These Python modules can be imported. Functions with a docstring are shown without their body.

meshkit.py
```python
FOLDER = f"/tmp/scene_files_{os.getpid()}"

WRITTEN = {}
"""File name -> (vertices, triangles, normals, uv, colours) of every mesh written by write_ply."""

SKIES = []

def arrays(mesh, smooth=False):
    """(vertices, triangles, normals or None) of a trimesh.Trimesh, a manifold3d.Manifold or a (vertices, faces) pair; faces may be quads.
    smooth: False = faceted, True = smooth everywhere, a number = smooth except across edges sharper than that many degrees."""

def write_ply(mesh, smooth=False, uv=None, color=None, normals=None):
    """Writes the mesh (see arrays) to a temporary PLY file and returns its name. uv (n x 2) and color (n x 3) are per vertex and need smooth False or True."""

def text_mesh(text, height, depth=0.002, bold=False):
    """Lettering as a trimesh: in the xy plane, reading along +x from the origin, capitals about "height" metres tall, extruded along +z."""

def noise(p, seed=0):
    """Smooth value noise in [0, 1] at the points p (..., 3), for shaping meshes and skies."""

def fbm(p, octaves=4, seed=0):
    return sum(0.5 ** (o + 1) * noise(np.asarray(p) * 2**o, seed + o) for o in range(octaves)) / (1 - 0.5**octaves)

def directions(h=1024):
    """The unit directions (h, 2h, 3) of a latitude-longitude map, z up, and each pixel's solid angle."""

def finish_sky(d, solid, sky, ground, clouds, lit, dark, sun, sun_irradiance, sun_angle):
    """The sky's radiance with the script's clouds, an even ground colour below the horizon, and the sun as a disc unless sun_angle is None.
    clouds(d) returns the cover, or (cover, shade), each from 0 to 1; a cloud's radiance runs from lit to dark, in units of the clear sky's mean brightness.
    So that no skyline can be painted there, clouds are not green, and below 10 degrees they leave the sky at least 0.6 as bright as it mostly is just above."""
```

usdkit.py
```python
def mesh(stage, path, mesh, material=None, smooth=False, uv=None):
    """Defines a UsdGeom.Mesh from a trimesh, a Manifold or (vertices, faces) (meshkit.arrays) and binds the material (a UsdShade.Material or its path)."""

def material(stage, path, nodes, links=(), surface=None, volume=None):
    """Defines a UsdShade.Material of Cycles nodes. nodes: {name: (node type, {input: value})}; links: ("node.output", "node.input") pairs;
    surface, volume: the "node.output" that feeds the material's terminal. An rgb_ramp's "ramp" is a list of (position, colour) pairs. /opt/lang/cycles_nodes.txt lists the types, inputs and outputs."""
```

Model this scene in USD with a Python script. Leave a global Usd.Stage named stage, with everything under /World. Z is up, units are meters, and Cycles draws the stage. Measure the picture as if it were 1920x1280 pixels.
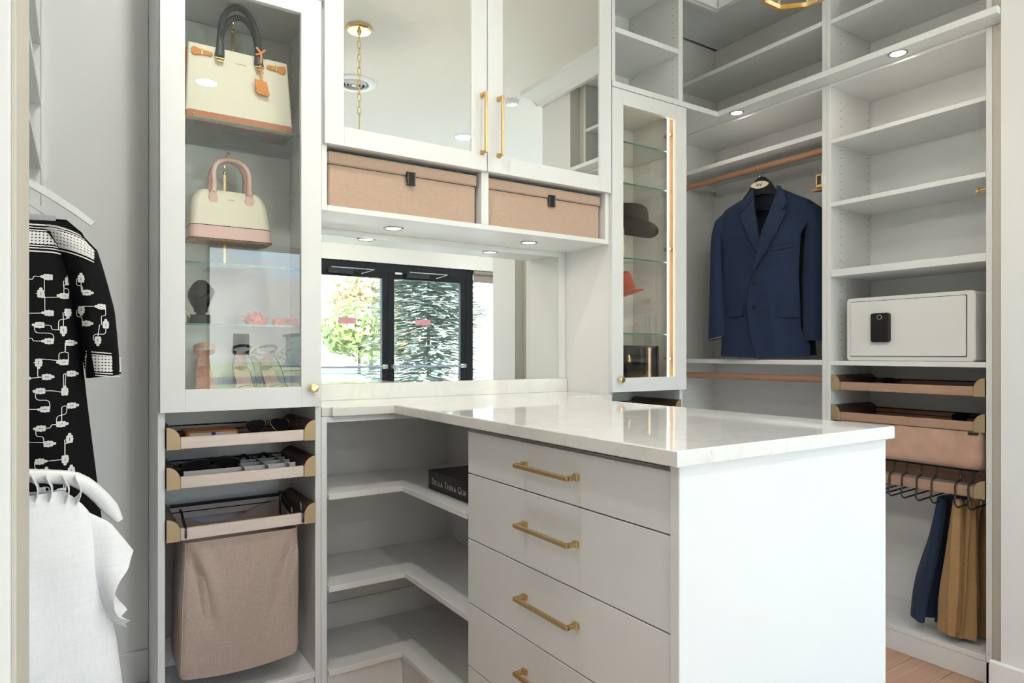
import math, random
import numpy as np, trimesh, usdkit, meshkit
from scipy.spatial import Delaunay, ConvexHull
from shapely.geometry import Polygon, Point
import shapely
from pxr import Usd, UsdGeom, UsdLux, UsdShade, Gf, Sdf

stage = Usd.Stage.CreateInMemory()
UsdGeom.Xform.Define(stage, '/World')
UsdGeom.Scope.Define(stage, '/World/Looks')
random.seed(7)
PI = math.pi
LK = '/World/Looks/'

# ---------------------------------------------------------------- camera
cam = UsdGeom.Camera.Define(stage, '/World/camera')
cam.CreateHorizontalApertureAttr(36.0)
cam.CreateFocalLengthAttr(36.0 * 1235.4 / 1920)
cam.CreateVerticalApertureOffsetAttr(22.7 / 1920 * 36)
cam.CreateExposureAttr(0.34)
cam.CreateClippingRangeAttr((0.05, 1000))
cam.AddTranslateOp().Set((0, 0, 1.092))
cam.AddRotateZOp().Set(-33.087)
cam.AddRotateXOp().Set(90)

# ---------------------------------------------------------------- sky and sun
SKY = 0.55
usdkit.material(stage, LK + 'sky', {
    's': ('sky_texture', {'sky_type': 'multiple_scattering', 'sun_elevation': 0.85, 'sun_rotation': 0.0, 'sun_disc': False}),
    'tc': ('texture_coordinate', {}), 'mp': ('mapping', {'scale': (1.0, 1.0, 4.5)}),
    'n': ('noise_texture', {'scale': 2.6, 'detail': 7, 'roughness': 0.55}),
    'sx': ('separate_xyz', {}), 'lim': ('math', {'math_type': 'minimum', 'value2': 0.2}),       # more cloud towards the horizon
    'fall': ('math', {'math_type': 'multiply_add', 'value2': -1.3}),
    'r': ('rgb_ramp', {'ramp': [(0.27, (0, 0, 0)), (0.45, (1, 1, 1))]}),
    'm': ('mix', {'color2': (9.0, 8.9, 8.8)}), 'b': ('background_shader', {'strength': SKY})},
    [('tc.generated', 'mp.vector'), ('mp.vector', 'n.vector'), ('tc.generated', 'sx.vector'), ('sx.z', 'lim.value1'), ('lim.value', 'fall.value1'), ('n.fac', 'fall.value3'), ('fall.value', 'r.fac'), ('r.color', 'm.fac'), ('s.color', 'm.color1'), ('m.color', 'b.color')],
    surface='b.background')
dome = UsdLux.DomeLight.Define(stage, '/World/sky')
UsdShade.MaterialBindingAPI.Apply(dome.GetPrim()).Bind(UsdShade.Material.Get(stage, LK + 'sky'))
sun = UsdLux.DistantLight.Define(stage, '/World/sun')          # high, from behind the building: lights the street, not the room
sun.CreateIntensityAttr(9.0); sun.CreateNormalizeAttr(True)
sun.CreateAngleAttr(0.6)
sun.CreateColorAttr((1.0, 0.955, 0.89))
sun.AddRotateZOp().Set(-25)
sun.AddRotateXOp().Set(-42)

CEIL_L = 225.0      # radiance of the recessed ceiling lights
PUCK_L = 55.0      # of the small cabinet lights
LED_L = 11.0        # of the hat cabinet's light strip

# ---------------------------------------------------------------- materials
def pbr(name, color, rough=0.5, metal=0.0, spec=0.5, noise=None, bump=None, **kw):
    """noise: (scale, amount, detail[, stretch]) varies the tone; bump: (scale, strength[, stretch])."""
    nodes = {'p': ('principled_bsdf', dict(base_color=color, roughness=rough, metallic=metal, specular_ior_level=spec, **kw))}
    links = []
    if noise or bump:
        nodes['tc'] = ('texture_coordinate', {})
    if noise:
        sc, am, de = noise[:3]
        nodes['mp'] = ('mapping', {'scale': noise[3] if len(noise) > 3 else (1, 1, 1)})
        nodes['n'] = ('noise_texture', {'scale': sc, 'detail': de})
        lo = tuple(c * (1 - am) for c in color); hi = tuple(min(1, c * (1 + am)) for c in color)
        nodes['r'] = ('rgb_ramp', {'ramp': [(0.3, lo), (0.7, hi)]})
        links += [('tc.object', 'mp.vector'), ('mp.vector', 'n.vector'), ('n.fac', 'r.fac'), ('r.color', 'p.base_color')]
    if bump:
        nodes['bmp'] = ('mapping', {'scale': bump[2] if len(bump) > 2 else (1, 1, 1)})
        nodes['bn'] = ('noise_texture', {'scale': bump[0], 'detail': 3})
        nodes['b'] = ('bump', {'strength': bump[1], 'distance': 0.002})
        links += [('tc.object', 'bmp.vector'), ('bmp.vector', 'bn.vector'), ('bn.fac', 'b.height'), ('b.normal', 'p.normal')]
    usdkit.material(stage, LK + name, nodes, links, surface='p.BSDF')
    return LK + name

def weave(name, color, scale=420, am=0.16, rough=0.85, sheen=0.2):
    """woven cloth: fine threads along and across, with slubs."""
    lo = tuple(c * (1 - am) for c in color); hi = tuple(min(1, c * (1 + am)) for c in color)
    usdkit.material(stage, LK + name, {
        'tc': ('texture_coordinate', {}),
        'm1': ('mapping', {'scale': (1.0, 1.0, 0.06)}), 'm2': ('mapping', {'scale': (0.05, 0.05, 1.0)}),
        'n1': ('noise_texture', {'scale': scale, 'detail': 2}), 'n2': ('noise_texture', {'scale': scale, 'detail': 2}),
        'a': ('math', {'math_type': 'add'}), 'h': ('math', {'math_type': 'multiply', 'value2': 0.5}),
        'r': ('rgb_ramp', {'ramp': [(0.36, lo), (0.64, hi)]}), 'b': ('bump', {'strength': 0.25, 'distance': 0.001}),
        'p': ('principled_bsdf', {'roughness': rough, 'sheen_weight': sheen, 'specular_ior_level': 0.25})},
        [('tc.object', 'm1.vector'), ('tc.object', 'm2.vector'), ('m1.vector', 'n1.vector'), ('m2.vector', 'n2.vector'),
         ('n1.fac', 'a.value1'), ('n2.fac', 'a.value2'), ('a.value', 'h.value1'), ('h.value', 'r.fac'), ('r.color', 'p.base_color'),
         ('h.value', 'b.height'), ('b.normal', 'p.normal')], surface='p.BSDF')
    return LK + name

def woodgrain(name, color, dark, axis=0, rough=0.4, scale=26):
    st = [9.0, 9.0, 9.0]; st[axis] = 0.45
    usdkit.material(stage, LK + name, {
        'tc': ('texture_coordinate', {}), 'mp': ('mapping', {'scale': tuple(st)}),
        'n': ('noise_texture', {'scale': scale / 9, 'detail': 6, 'roughness': 0.6, 'distortion': 0.4}),
        'r': ('rgb_ramp', {'ramp': [(0.34, dark), (0.62, color)]}),
        'p': ('principled_bsdf', {'roughness': rough, 'specular_ior_level': 0.5})},
        [('tc.object', 'mp.vector'), ('mp.vector', 'n.vector'), ('n.fac', 'r.fac'), ('r.color', 'p.base_color')], surface='p.BSDF')
    return LK + name

def pane(name, tint=(0.97, 0.985, 0.975), gain=1.4):
    """window glass: clear, with the reflection of both its faces put on the outer one, so that light passes."""
    usdkit.material(stage, LK + name, {
        'f': ('fresnel', {'IOR': 1.5}), 'g': ('geometry', {}),
        'i': ('math', {'math_type': 'subtract', 'value1': 1.0}), 'k': ('math', {'math_type': 'multiply'}),
        'k2': ('math', {'math_type': 'multiply', 'value2': gain, 'use_clamp': True}),
        't': ('transparent_bsdf', {'color': tint}), 'r': ('glossy_bsdf', {'color': (1, 1, 1), 'roughness': 0.0}),
        'x': ('mix_closure', {})},
        [('g.backfacing', 'i.value2'), ('f.fac', 'k.value1'), ('i.value', 'k.value2'), ('k.value', 'k2.value1'), ('k2.value', 'x.fac'), ('t.BSDF', 'x.closure1'), ('r.BSDF', 'x.closure2')],
        surface='x.closure')
    return LK + name

def glow(name, color, strength):
    usdkit.material(stage, LK + name, {'e': ('emission', {'color': color, 'strength': strength})}, [], surface='e.emission')
    return LK + name

def leafy(name, color, tr=0.35):
    usdkit.material(stage, LK + name, {
        'oi': ('geometry', {}), 'h': ('hsv', {'color': color}), 'mr': ('map_range', {'from_min': 0.0, 'from_max': 1.0, 'to_min': 0.6, 'to_max': 1.3}),
        'd': ('principled_bsdf', {'roughness': 0.6}), 't': ('translucent_bsdf', {'color': color}), 'x': ('mix_closure', {'fac': tr})},
        [('oi.random_per_island', 'mr.value'), ('mr.result', 'h.value'), ('h.color', 'd.base_color'), ('h.color', 't.color'), ('d.BSDF', 'x.closure1'), ('t.BSDF', 'x.closure2')], surface='x.closure')
    return LK + name

WHITE = pbr('cabinet_white', (0.80, 0.81, 0.81), 0.38, noise=(3, 0.012, 2))
PAINT = pbr('wall_paint', (0.795, 0.80, 0.79), 0.65, noise=(2, 0.01, 2))
CEILP = pbr('ceiling_paint', (0.88, 0.855, 0.78), 0.8)
TRIMW = pbr('trim_white', (0.84, 0.84, 0.83), 0.4)
BEIGE_SHADED = pbr('jamb_beige', (0.62, 0.58, 0.51), 0.6)  # beige of the fillers, darkened for the shade on the doorway return
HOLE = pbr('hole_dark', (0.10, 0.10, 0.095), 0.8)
BRASS = pbr('brushed_brass', (0.62, 0.445, 0.21), 0.3, 1.0, bump=(300, 0.08, (1, 1, 0.05)))
GOLD = pbr('polished_gold', (0.92, 0.70, 0.36), 0.16, 1.0)
BRONZE = pbr('satin_bronze', (0.52, 0.40, 0.24), 0.42, 0.75)
CHROME = pbr('chrome', (0.75, 0.76, 0.77), 0.12, 1.0)
STEEL = pbr('grey_metal', (0.42, 0.43, 0.45), 0.4, 0.8)
BLACKM = pbr('black_metal', (0.018, 0.018, 0.02), 0.35)
BLACKP = pbr('black_plastic', (0.009, 0.009, 0.010), 0.35, spec=0.3)
FRAMEB = pbr('storefront_black', (0.009, 0.011, 0.014), 0.5, spec=0.3)
MIRROR = usdkit.material(stage, LK + 'mirror', {'g': ('glossy_bsdf', {'color': (0.89, 0.905, 0.885), 'roughness': 0.0})}, [], surface='g.BSDF') and LK + 'mirror'
GLASS = pane('clear_glass')
GSHELF = pane('shelf_glass', (0.955, 0.98, 0.965), 1.5)
GEDGE = pbr('glass_edge', (0.07, 0.20, 0.16), 0.12)
QUARTZ = None
usdkit.material(stage, LK + 'white_quartz', {
    'tc': ('texture_coordinate', {}), 'n': ('noise_texture', {'scale': 2.4, 'detail': 8, 'roughness': 0.6, 'distortion': 1.2}),
    'r': ('rgb_ramp', {'ramp': [(0.44, (0.84, 0.84, 0.81)), (0.495, (0.80, 0.79, 0.76)), (0.52, (0.84, 0.84, 0.81))]}),
    'v': ('noise_texture', {'scale': 160, 'detail': 2}), 'r2': ('rgb_ramp', {'ramp': [(0.27, (0.86, 0.85, 0.83)), (0.32, (1, 1, 1))]}),
    'm': ('mix', {'mix_type': 'multiply', 'fac': 1.0}), 'p': ('principled_bsdf', {'roughness': 0.045, 'specular_ior_level': 0.62})},
    [('tc.object', 'n.vector'), ('tc.object', 'v.vector'), ('n.fac', 'r.fac'), ('v.fac', 'r2.fac'), ('r.color', 'm.color1'), ('r2.color', 'm.color2'), ('m.color', 'p.base_color')], surface='p.BSDF')
QUARTZ = LK + 'white_quartz'
ROD = woodgrain('rod_copper', (0.50, 0.27, 0.17), (0.42, 0.22, 0.14), 1, 0.3)
TAUPE_LIT = woodgrain('tray_taupe', (0.76, 0.66, 0.60), (0.66, 0.54, 0.47), 0, 0.3, 40)  # rail wood made paler, with the daylight on it put into the colour
TAUPE_UNLIT = woodgrain('tray_taupe_warm', (0.50, 0.32, 0.23), (0.38, 0.23, 0.16), 0, 0.35, 40)  # the same rail wood as it looks away from the daylight
DARKW = pbr('rail_brown', (0.085, 0.05, 0.036), 0.4)
LEATH = pbr('tray_leather', (0.10, 0.055, 0.04), 0.55)
GREYF = pbr('grey_felt', (0.62, 0.62, 0.62), 0.8)
BOXF = weave('box_linen', (0.54, 0.39, 0.30), 760, 0.09)
HAMPF = weave('hamper_linen', (0.50, 0.395, 0.335), 800, 0.13)
SUEDE = pbr('suede_tan', (0.55, 0.35, 0.26), 0.9, noise=(14, 0.14, 4), sheen_weight=0.35)
BLEATH = pbr('black_leather', (0.011, 0.011, 0.012), 0.5, spec=0.3)
STITCH = pbr('stitch_white', (0.7, 0.7, 0.68), 0.8)
NAVY = weave('navy_wool', (0.017, 0.031, 0.074), 900, 0.14, 0.8, 0.08)
NAVYL = pbr('navy_lining', (0.013, 0.020, 0.045), 0.5)
NAVYT = weave('navy_twill', (0.019, 0.036, 0.076), 800, 0.14, 0.85, 0.08)
KHAKI = weave('khaki_twill', (0.40, 0.25, 0.115), 800, 0.12, 0.85, 0.15)
WCLOTH = weave('white_linen', (0.83, 0.84, 0.86), 380, 0.03, 0.9, 0.1)
WPLAST = pbr('white_plastic', (0.82, 0.83, 0.83), 0.3)
DRESSB = pbr('dress_black', (0.0045, 0.0045, 0.0055), 0.8, spec=0.15)
DRESSW = pbr('print_white', (0.72, 0.70, 0.685), 0.8)
CREAM = pbr('cream_leather', (0.82, 0.76, 0.63), 0.42, bump=(700, 0.12))
SLATE = pbr('slate_leather', (0.055, 0.065, 0.075), 0.42)
ORANGE = pbr('orange_leather', (0.72, 0.26, 0.05), 0.42)
RUST = pbr('rust_leather', (0.52, 0.20, 0.10), 0.45)
PINK = pbr('pink_leather', (0.80, 0.53, 0.48), 0.42)
PIPING = pbr('dark_piping', (0.10, 0.045, 0.04), 0.6)
TANB = pbr('tan_base', (0.72, 0.50, 0.33), 0.5)
CORAL = pbr('coral_satin', (0.80, 0.20, 0.13), 0.45)
NUDE = pbr('nude_glitter', (0.72, 0.42, 0.32), 0.35, noise=(420, 0.3, 2))
INSOLE = pbr('insole_pink', (0.72, 0.47, 0.38), 0.5)
FEATH = pbr('feather_cream', (0.88, 0.85, 0.68), 0.8)
FEATHG = pbr('feather_green', (0.36, 0.40, 0.22), 0.8)
FELTB = pbr('brown_felt', (0.024, 0.017, 0.015), 0.9, sheen_weight=0.04)
FELTR = pbr('rust_felt', (0.42, 0.075, 0.04), 0.85, sheen_weight=0.05)
SAFEW = pbr('safe_white', (0.80, 0.80, 0.79), 0.35)
WOODT = woodgrain('hanger_wood', (0.55, 0.27, 0.12), (0.42, 0.19, 0.08), 1)
IVORY = pbr('ivory', (0.80, 0.77, 0.62), 0.4)
LENS = pbr('smoke_lens', (0.012, 0.012, 0.014), 0.08)
TEAL = pbr('teal_beads', (0.10, 0.55, 0.60), 0.3)
PAPER = pbr('cream_paper', (0.82, 0.76, 0.68), 0.7)
BLUE = pbr('deep_blue', (0.03, 0.05, 0.30), 0.4)

# ---------------------------------------------------------------- mesh helpers
def _cb():
    S = [(sx, sy, sz) for sx in (-1, 1) for sy in (-1, 1) for sz in (-1, 1)]
    sg = np.array([s for s in S for k in range(3)], float)
    full = np.array([[k == j for j in range(3)] for s in S for k in range(3)], bool)
    pts = sg * np.where(full, 1.0, 0.7)
    h = ConvexHull(pts)
    f = h.simplices.copy()
    n = np.cross(pts[f[:, 1]] - pts[f[:, 0]], pts[f[:, 2]] - pts[f[:, 0]])
    flip = (n * pts[f].mean(1)).sum(1) < 0
    f[flip] = f[flip][:, ::-1]
    return sg, full, f
_SG, _FULL, _CF = _cb()

def frames(P, closed=False):
    P = np.asarray(P, float)
    T = np.roll(P, -1, 0) - np.roll(P, 1, 0) if closed else np.gradient(P, axis=0)
    T /= np.linalg.norm(T, axis=1, keepdims=True) + 1e-12
    ref = np.array([0, 0, 1.0]) if abs(T[0, 2]) < 0.9 else np.array([1.0, 0, 0])
    A = []
    a = np.cross(T[0], ref); a /= np.linalg.norm(a)
    for t in T:
        a = a - t * (a @ t); a /= np.linalg.norm(a) + 1e-12
        A.append(a)
    A = np.array(A)
    return T, A, np.cross(T, A)

class MB:
    def __init__(s): s.v = []; s.f = []; s.n = 0
    def add(s, v, f):
        v = np.asarray(v, float); f = np.asarray(f, int)
        if f.shape[1] == 4: f = np.vstack([f[:, [0, 1, 2]], f[:, [0, 2, 3]]])
        s.v.append(v); s.f.append(f + s.n); s.n += len(v); return s
    def box(s, x0, x1, y0, y1, z0, z1, c=0.0012):
        h = np.array([x1 - x0, y1 - y0, z1 - z0]) / 2
        c = min(c, 0.4 * h.min())
        return s.add(np.array([x0 + x1, y0 + y1, z0 + z1]) / 2 + _SG * np.where(_FULL, h, h - c), _CF)
    def tm(s, m): return s.add(m.vertices, m.faces)
    def loft(s, rings, cap=True, closed=False):
        R = [np.asarray(r, float) for r in rings]; n = len(R[0]); k = len(R)
        v = np.vstack(R); f = []
        for i in range(k if closed else k - 1):
            a, b = i * n, ((i + 1) % k) * n
            for j in range(n):
                q = (j + 1) % n
                f += [(a + j, a + q, b + q), (a + j, b + q, b + j)]
        if cap and not closed:
            for base, rev in ((0, True), ((k - 1) * n, False)):
                c = len(v); v = np.vstack([v, v[base:base + n].mean(0)])
                for j in range(n):
                    t = (c, base + j, base + (j + 1) % n)
                    f.append(t[::-1] if rev else t)
        f = np.array(f)
        vol = (v[f[:, 0]] * np.cross(v[f[:, 1]], v[f[:, 2]])).sum()
        if vol < 0: f = f[:, ::-1]
        return s.add(v, f)
    def tube(s, P, r, n=8, closed=False, flat=1.0):
        P = np.asarray(P, float); T, A, B = frames(P, closed)
        r = np.broadcast_to(r, (len(P),)); g = np.arange(n) * 2 * PI / n
        return s.loft([P[i] + r[i] * (np.cos(g)[:, None] * A[i] + flat * np.sin(g)[:, None] * B[i]) for i in range(len(P))], closed=closed)
    def strip(s, P, w, t, up=None, closed=False):
        """a flat band: width w along the binormal of the path and UP, thickness t."""
        P = np.asarray(P, float); T, A, B = frames(P, closed)
        if up is not None:
            up = np.broadcast_to(np.asarray(up, float), P.shape)
            A = np.cross(T, up); A /= np.linalg.norm(A, axis=1, keepdims=True) + 1e-12
            B = np.cross(A, T)
        w = np.broadcast_to(w, (len(P),))
        q = [(-.5, -.5), (.5, -.5), (.5, .5), (-.5, .5)]
        return s.loft([np.array([P[i] + A[i] * w[i] * a + B[i] * t * b for a, b in q]) for i in range(len(P))], closed=closed)
    def lathe(s, prof, c=(0, 0, 0), n=24, axis='z', sx=1.0, sy=1.0, cap=True):
        g = np.arange(n) * 2 * PI / n; rings = []
        for r, z in prof:
            p = np.stack([r * np.cos(g) * sx, r * np.sin(g) * sy, np.full(n, z)], 1)
            if axis == 'y': p = p[:, [0, 2, 1]]
            if axis == 'x': p = p[:, [2, 0, 1]]
            rings.append(p + np.array(c))
        return s.loft(rings, cap=cap)
    def prism(s, poly, axis, t0, t1, c=0.0):
        """a flat outline in the other two axes, from t0 to t1 along AXIS; c bevels its rims."""
        poly = poly if isinstance(poly, Polygon) else Polygon(poly)
        poly = shapely.geometry.polygon.orient(poly)
        m = trimesh.creation.extrude_polygon(poly, abs(t1 - t0), engine='earcut')
        v = np.array(m.vertices); lo = min(t0, t1)
        if c:
            inn = np.array(poly.exterior.coords)[:-1]
            nb = np.array([_inset(inn, i, c) for i in range(len(inn))])
            k = len(inn); rings = [np.c_[nb, np.full(k, 0.)], np.c_[inn, np.full(k, c)], np.c_[inn, np.full(k, abs(t1 - t0) - c)], np.c_[nb, np.full(k, abs(t1 - t0))]]
            tri, tf = trimesh.creation.triangulate_polygon(Polygon(nb), engine='earcut')
            tri = np.asarray(tri)
            w = MB(); w.loft(rings, cap=False)
            v2 = np.vstack([*w.v, np.c_[tri, np.zeros(len(tri))], np.c_[tri, np.full(len(tri), abs(t1 - t0))]])
            o = sum(len(q) for q in w.v)
            tf = np.asarray(tf)
            a = tri[tf]; ccw = ((a[:, 1, 0] - a[:, 0, 0]) * (a[:, 2, 1] - a[:, 0, 1]) - (a[:, 1, 1] - a[:, 0, 1]) * (a[:, 2, 0] - a[:, 0, 0])) > 0
            tf = np.where(ccw[:, None], tf, tf[:, ::-1])
            v, fc = v2, np.vstack([w.f[0], tf[:, ::-1] + o, tf + o + len(tri)])
        else:
            fc = np.array(m.faces)
        p, q, t = v[:, 0], v[:, 1], v[:, 2] + lo
        if axis == 'z': w = np.stack([p, q, t], 1)
        elif axis == 'x': w = np.stack([t, p, q], 1)
        else: w = np.stack([p, t, q], 1); fc = fc[:, ::-1]
        return s.add(w, fc)
    def sheet(s, poly, fn, th, step, nrm):
        """an outline in (a, b), carried to space by fn(a, b) (arrays) and given thickness th along nrm."""
        poly = poly if isinstance(poly, Polygon) else Polygon(poly)
        L = poly.exterior.length; nb = max(12, int(L / step))
        bd = []
        co = np.array(poly.exterior.coords)
        for p, q in zip(co[:-1], co[1:]):
            m = max(1, int(round(np.linalg.norm(q - p) / step)))
            bd += [p + (q - p) * k / m for k in range(m)]
        bd = np.array(bd)
        x0, y0, x1, y1 = poly.bounds
        gx, gy = np.meshgrid(np.arange(x0, x1, step), np.arange(y0, y1, step))
        gx = gx + (np.arange(gx.shape[0]) % 2)[:, None] * step / 2
        ins = shapely.contains_xy(poly.buffer(-step * 0.45), gx.ravel(), gy.ravel())
        P = np.vstack([bd, np.c_[gx.ravel(), gy.ravel()][ins]])
        t = Delaunay(P).simplices
        cen = P[t].mean(1); t = t[shapely.contains_xy(poly, cen[:, 0], cen[:, 1])]
        a = P[t]; cr = (a[:, 1, 0] - a[:, 0, 0]) * (a[:, 2, 1] - a[:, 0, 1]) - (a[:, 1, 1] - a[:, 0, 1]) * (a[:, 2, 0] - a[:, 0, 0])
        t = t[np.abs(cr) > 1e-10]; cr = cr[np.abs(cr) > 1e-10]
        t = np.where((cr > 0)[:, None], t, t[:, ::-1])
        X = np.stack(fn(P[:, 0], P[:, 1]), 1); n = np.array(nrm, float) * th / 2
        N = len(P)
        e = np.vstack([t[:, [0, 1]], t[:, [1, 2]], t[:, [2, 0]]])
        key = {tuple(q) for q in e.tolist()}
        be = [q for q in key if q[::-1] not in key]
        side = [w for i, j in be for w in ((i, i + N, j), (j, i + N, j + N))]
        f = np.vstack([t, t[:, ::-1] + N, np.array(side)])
        v = np.vstack([X + n, X - n])
        vol = (v[f[:, 0]] * np.cross(v[f[:, 1]], v[f[:, 2]])).sum()
        return s.add(v, f if vol > 0 else f[:, ::-1])
    def move(s, d=(0, 0, 0), rot=None):
        for i in range(len(s.v)):
            w = s.v[i]
            if rot is not None: w = w @ np.asarray(rot).T
            s.v[i] = w + np.array(d)
        return s

def _inset(p, i, c):
    a, b, d = p[i - 1], p[i], p[(i + 1) % len(p)]
    u = (b - a) / (np.linalg.norm(b - a) + 1e-12); w = (d - b) / (np.linalg.norm(d - b) + 1e-12)
    n1 = np.array([-u[1], u[0]]); n2 = np.array([-w[1], w[0]])
    m = n1 + n2; m /= np.linalg.norm(m) + 1e-12
    return b + m * c / max(0.35, m @ n1)

def box(*a, **k): return MB().box(*a, **k)
def rotm(ax, deg):
    return trimesh.transformations.rotation_matrix(math.radians(deg), ax)[:3, :3]
def arc(c, r, a0, a1, n, u=(1, 0, 0), w=(0, 0, 1)):
    c, u, w = map(np.array, (c, u, w))
    return np.array([c + r * (math.cos(t) * u + math.sin(t) * w) for t in np.radians(np.linspace(a0, a1, n))])
def spline(P, n):
    from scipy.interpolate import CubicSpline
    P = np.asarray(P, float); d = np.r_[0, np.cumsum(np.linalg.norm(np.diff(P, axis=0), axis=1))]
    return CubicSpline(d, P)(np.linspace(0, d[-1], n))
def rrect(x0, x1, y0, y1, r, n=5):
    out = []
    for cx, cy, a in ((x1 - r, y1 - r, 0), (x0 + r, y1 - r, 90), (x0 + r, y0 + r, 180), (x1 - r, y0 + r, 270)):
        out += [(cx + r * math.cos(math.radians(a + 90 * k / n)), cy + r * math.sin(math.radians(a + 90 * k / n))) for k in range(n + 1)]
    return out

# ---------------------------------------------------------------- prims
LOC = {}
COUNT = {}
def numbered(path):
    k = COUNT.get(path, -1) + 1; COUNT[path] = k
    return path if k == 0 else '%s_%03d' % (path, k)
def tag(prim, label=None, cat=None, group=None, kind=None):
    for k, v in (('label', label), ('category', cat), ('group', group), ('kind', kind)):
        if v: prim.SetCustomDataByKey(k, v)
    return prim
def thing(name, label, cat, loc=(0, 0, 0), rz=0.0, local=False, group=None, kind=None):
    """an Xform at the thing's base; its parts are given in world coordinates, or in its own where local is set."""
    path = numbered('/World/' + name)
    x = UsdGeom.Xform.Define(stage, path)
    x.AddTranslateOp().Set(Gf.Vec3d(*map(float, loc))); x.AddRotateZOp().Set(float(rz))
    LOC[path] = np.zeros(3) if local else np.array(loc, float)
    return tag(x.GetPrim(), label, cat, group, kind)
def part(name, mb, m, parent, smooth=False, label=None, kind=None):
    pp = str(parent.GetPath()); root = '/'.join(pp.split('/')[:3])
    path = numbered(pp + '/' + name)
    v = np.vstack(mb.v) - LOC.get(root, np.zeros(3))
    pr = usdkit.mesh(stage, path, (v, np.vstack(mb.f)), m, smooth=smooth).GetPrim()
    return tag(pr, label, None, None, kind)
def whole(name, mb, m, label, cat, smooth=False, group=None, kind=None):
    pr = usdkit.mesh(stage, numbered('/World/' + name), (np.vstack(mb.v), np.vstack(mb.f)), m, smooth=smooth).GetPrim()
    return tag(pr, label, cat, group, kind)
def dup(root, loc, rz=0.0, label=None, group=None):
    was = root.GetCustomData()
    name = root.GetName()
    if name[-3:].isdigit(): name = name[:-4]
    path = numbered('/World/' + name)
    x = UsdGeom.Xform.Define(stage, path); pr = x.GetPrim()
    x.GetPrim().GetReferences().AddInternalReference(root.GetPath()); pr.SetInstanceable(True)
    x.ClearXformOpOrder()
    UsdGeom.XformCommonAPI(x)
    x.GetPrim().GetAttribute('xformOp:translate').Set(Gf.Vec3d(*map(float, loc)))
    x.GetPrim().GetAttribute('xformOp:rotateZ').Set(float(rz))
    x.SetXformOpOrder([UsdGeom.XformOp(x.GetPrim().GetAttribute('xformOp:translate')), UsdGeom.XformOp(x.GetPrim().GetAttribute('xformOp:rotateZ'))])
    return tag(pr, label or was.get('label'), was.get('category'), group or was.get('group'))
def holes(pts, nrm, parent, r=0.0024):
    """shelf-pin holes: shallow dark plugs set in a panel."""
    mb = MB(); n = np.array(nrm, float); u = np.cross(n, [0, 0, 1.0]); w = np.array([0, 0, 1.0])
    g = np.arange(6) * PI / 3
    for p in pts:
        ring = np.array(p) + r * (np.cos(g)[:, None] * u + np.sin(g)[:, None] * w)
        mb.loft([ring - n * 0.002, ring + n * 0.0003])
    return part('pin_holes', mb, HOLE, parent, kind='stuff')
# ================================================================ the shell
# world: x along the mirrored wall, y into it, z up; floor at 0
def struct(name, label, mb, m, cat='wall', smooth=False):
    return whole(name, mb, m, label, cat, smooth, kind='structure')

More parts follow.
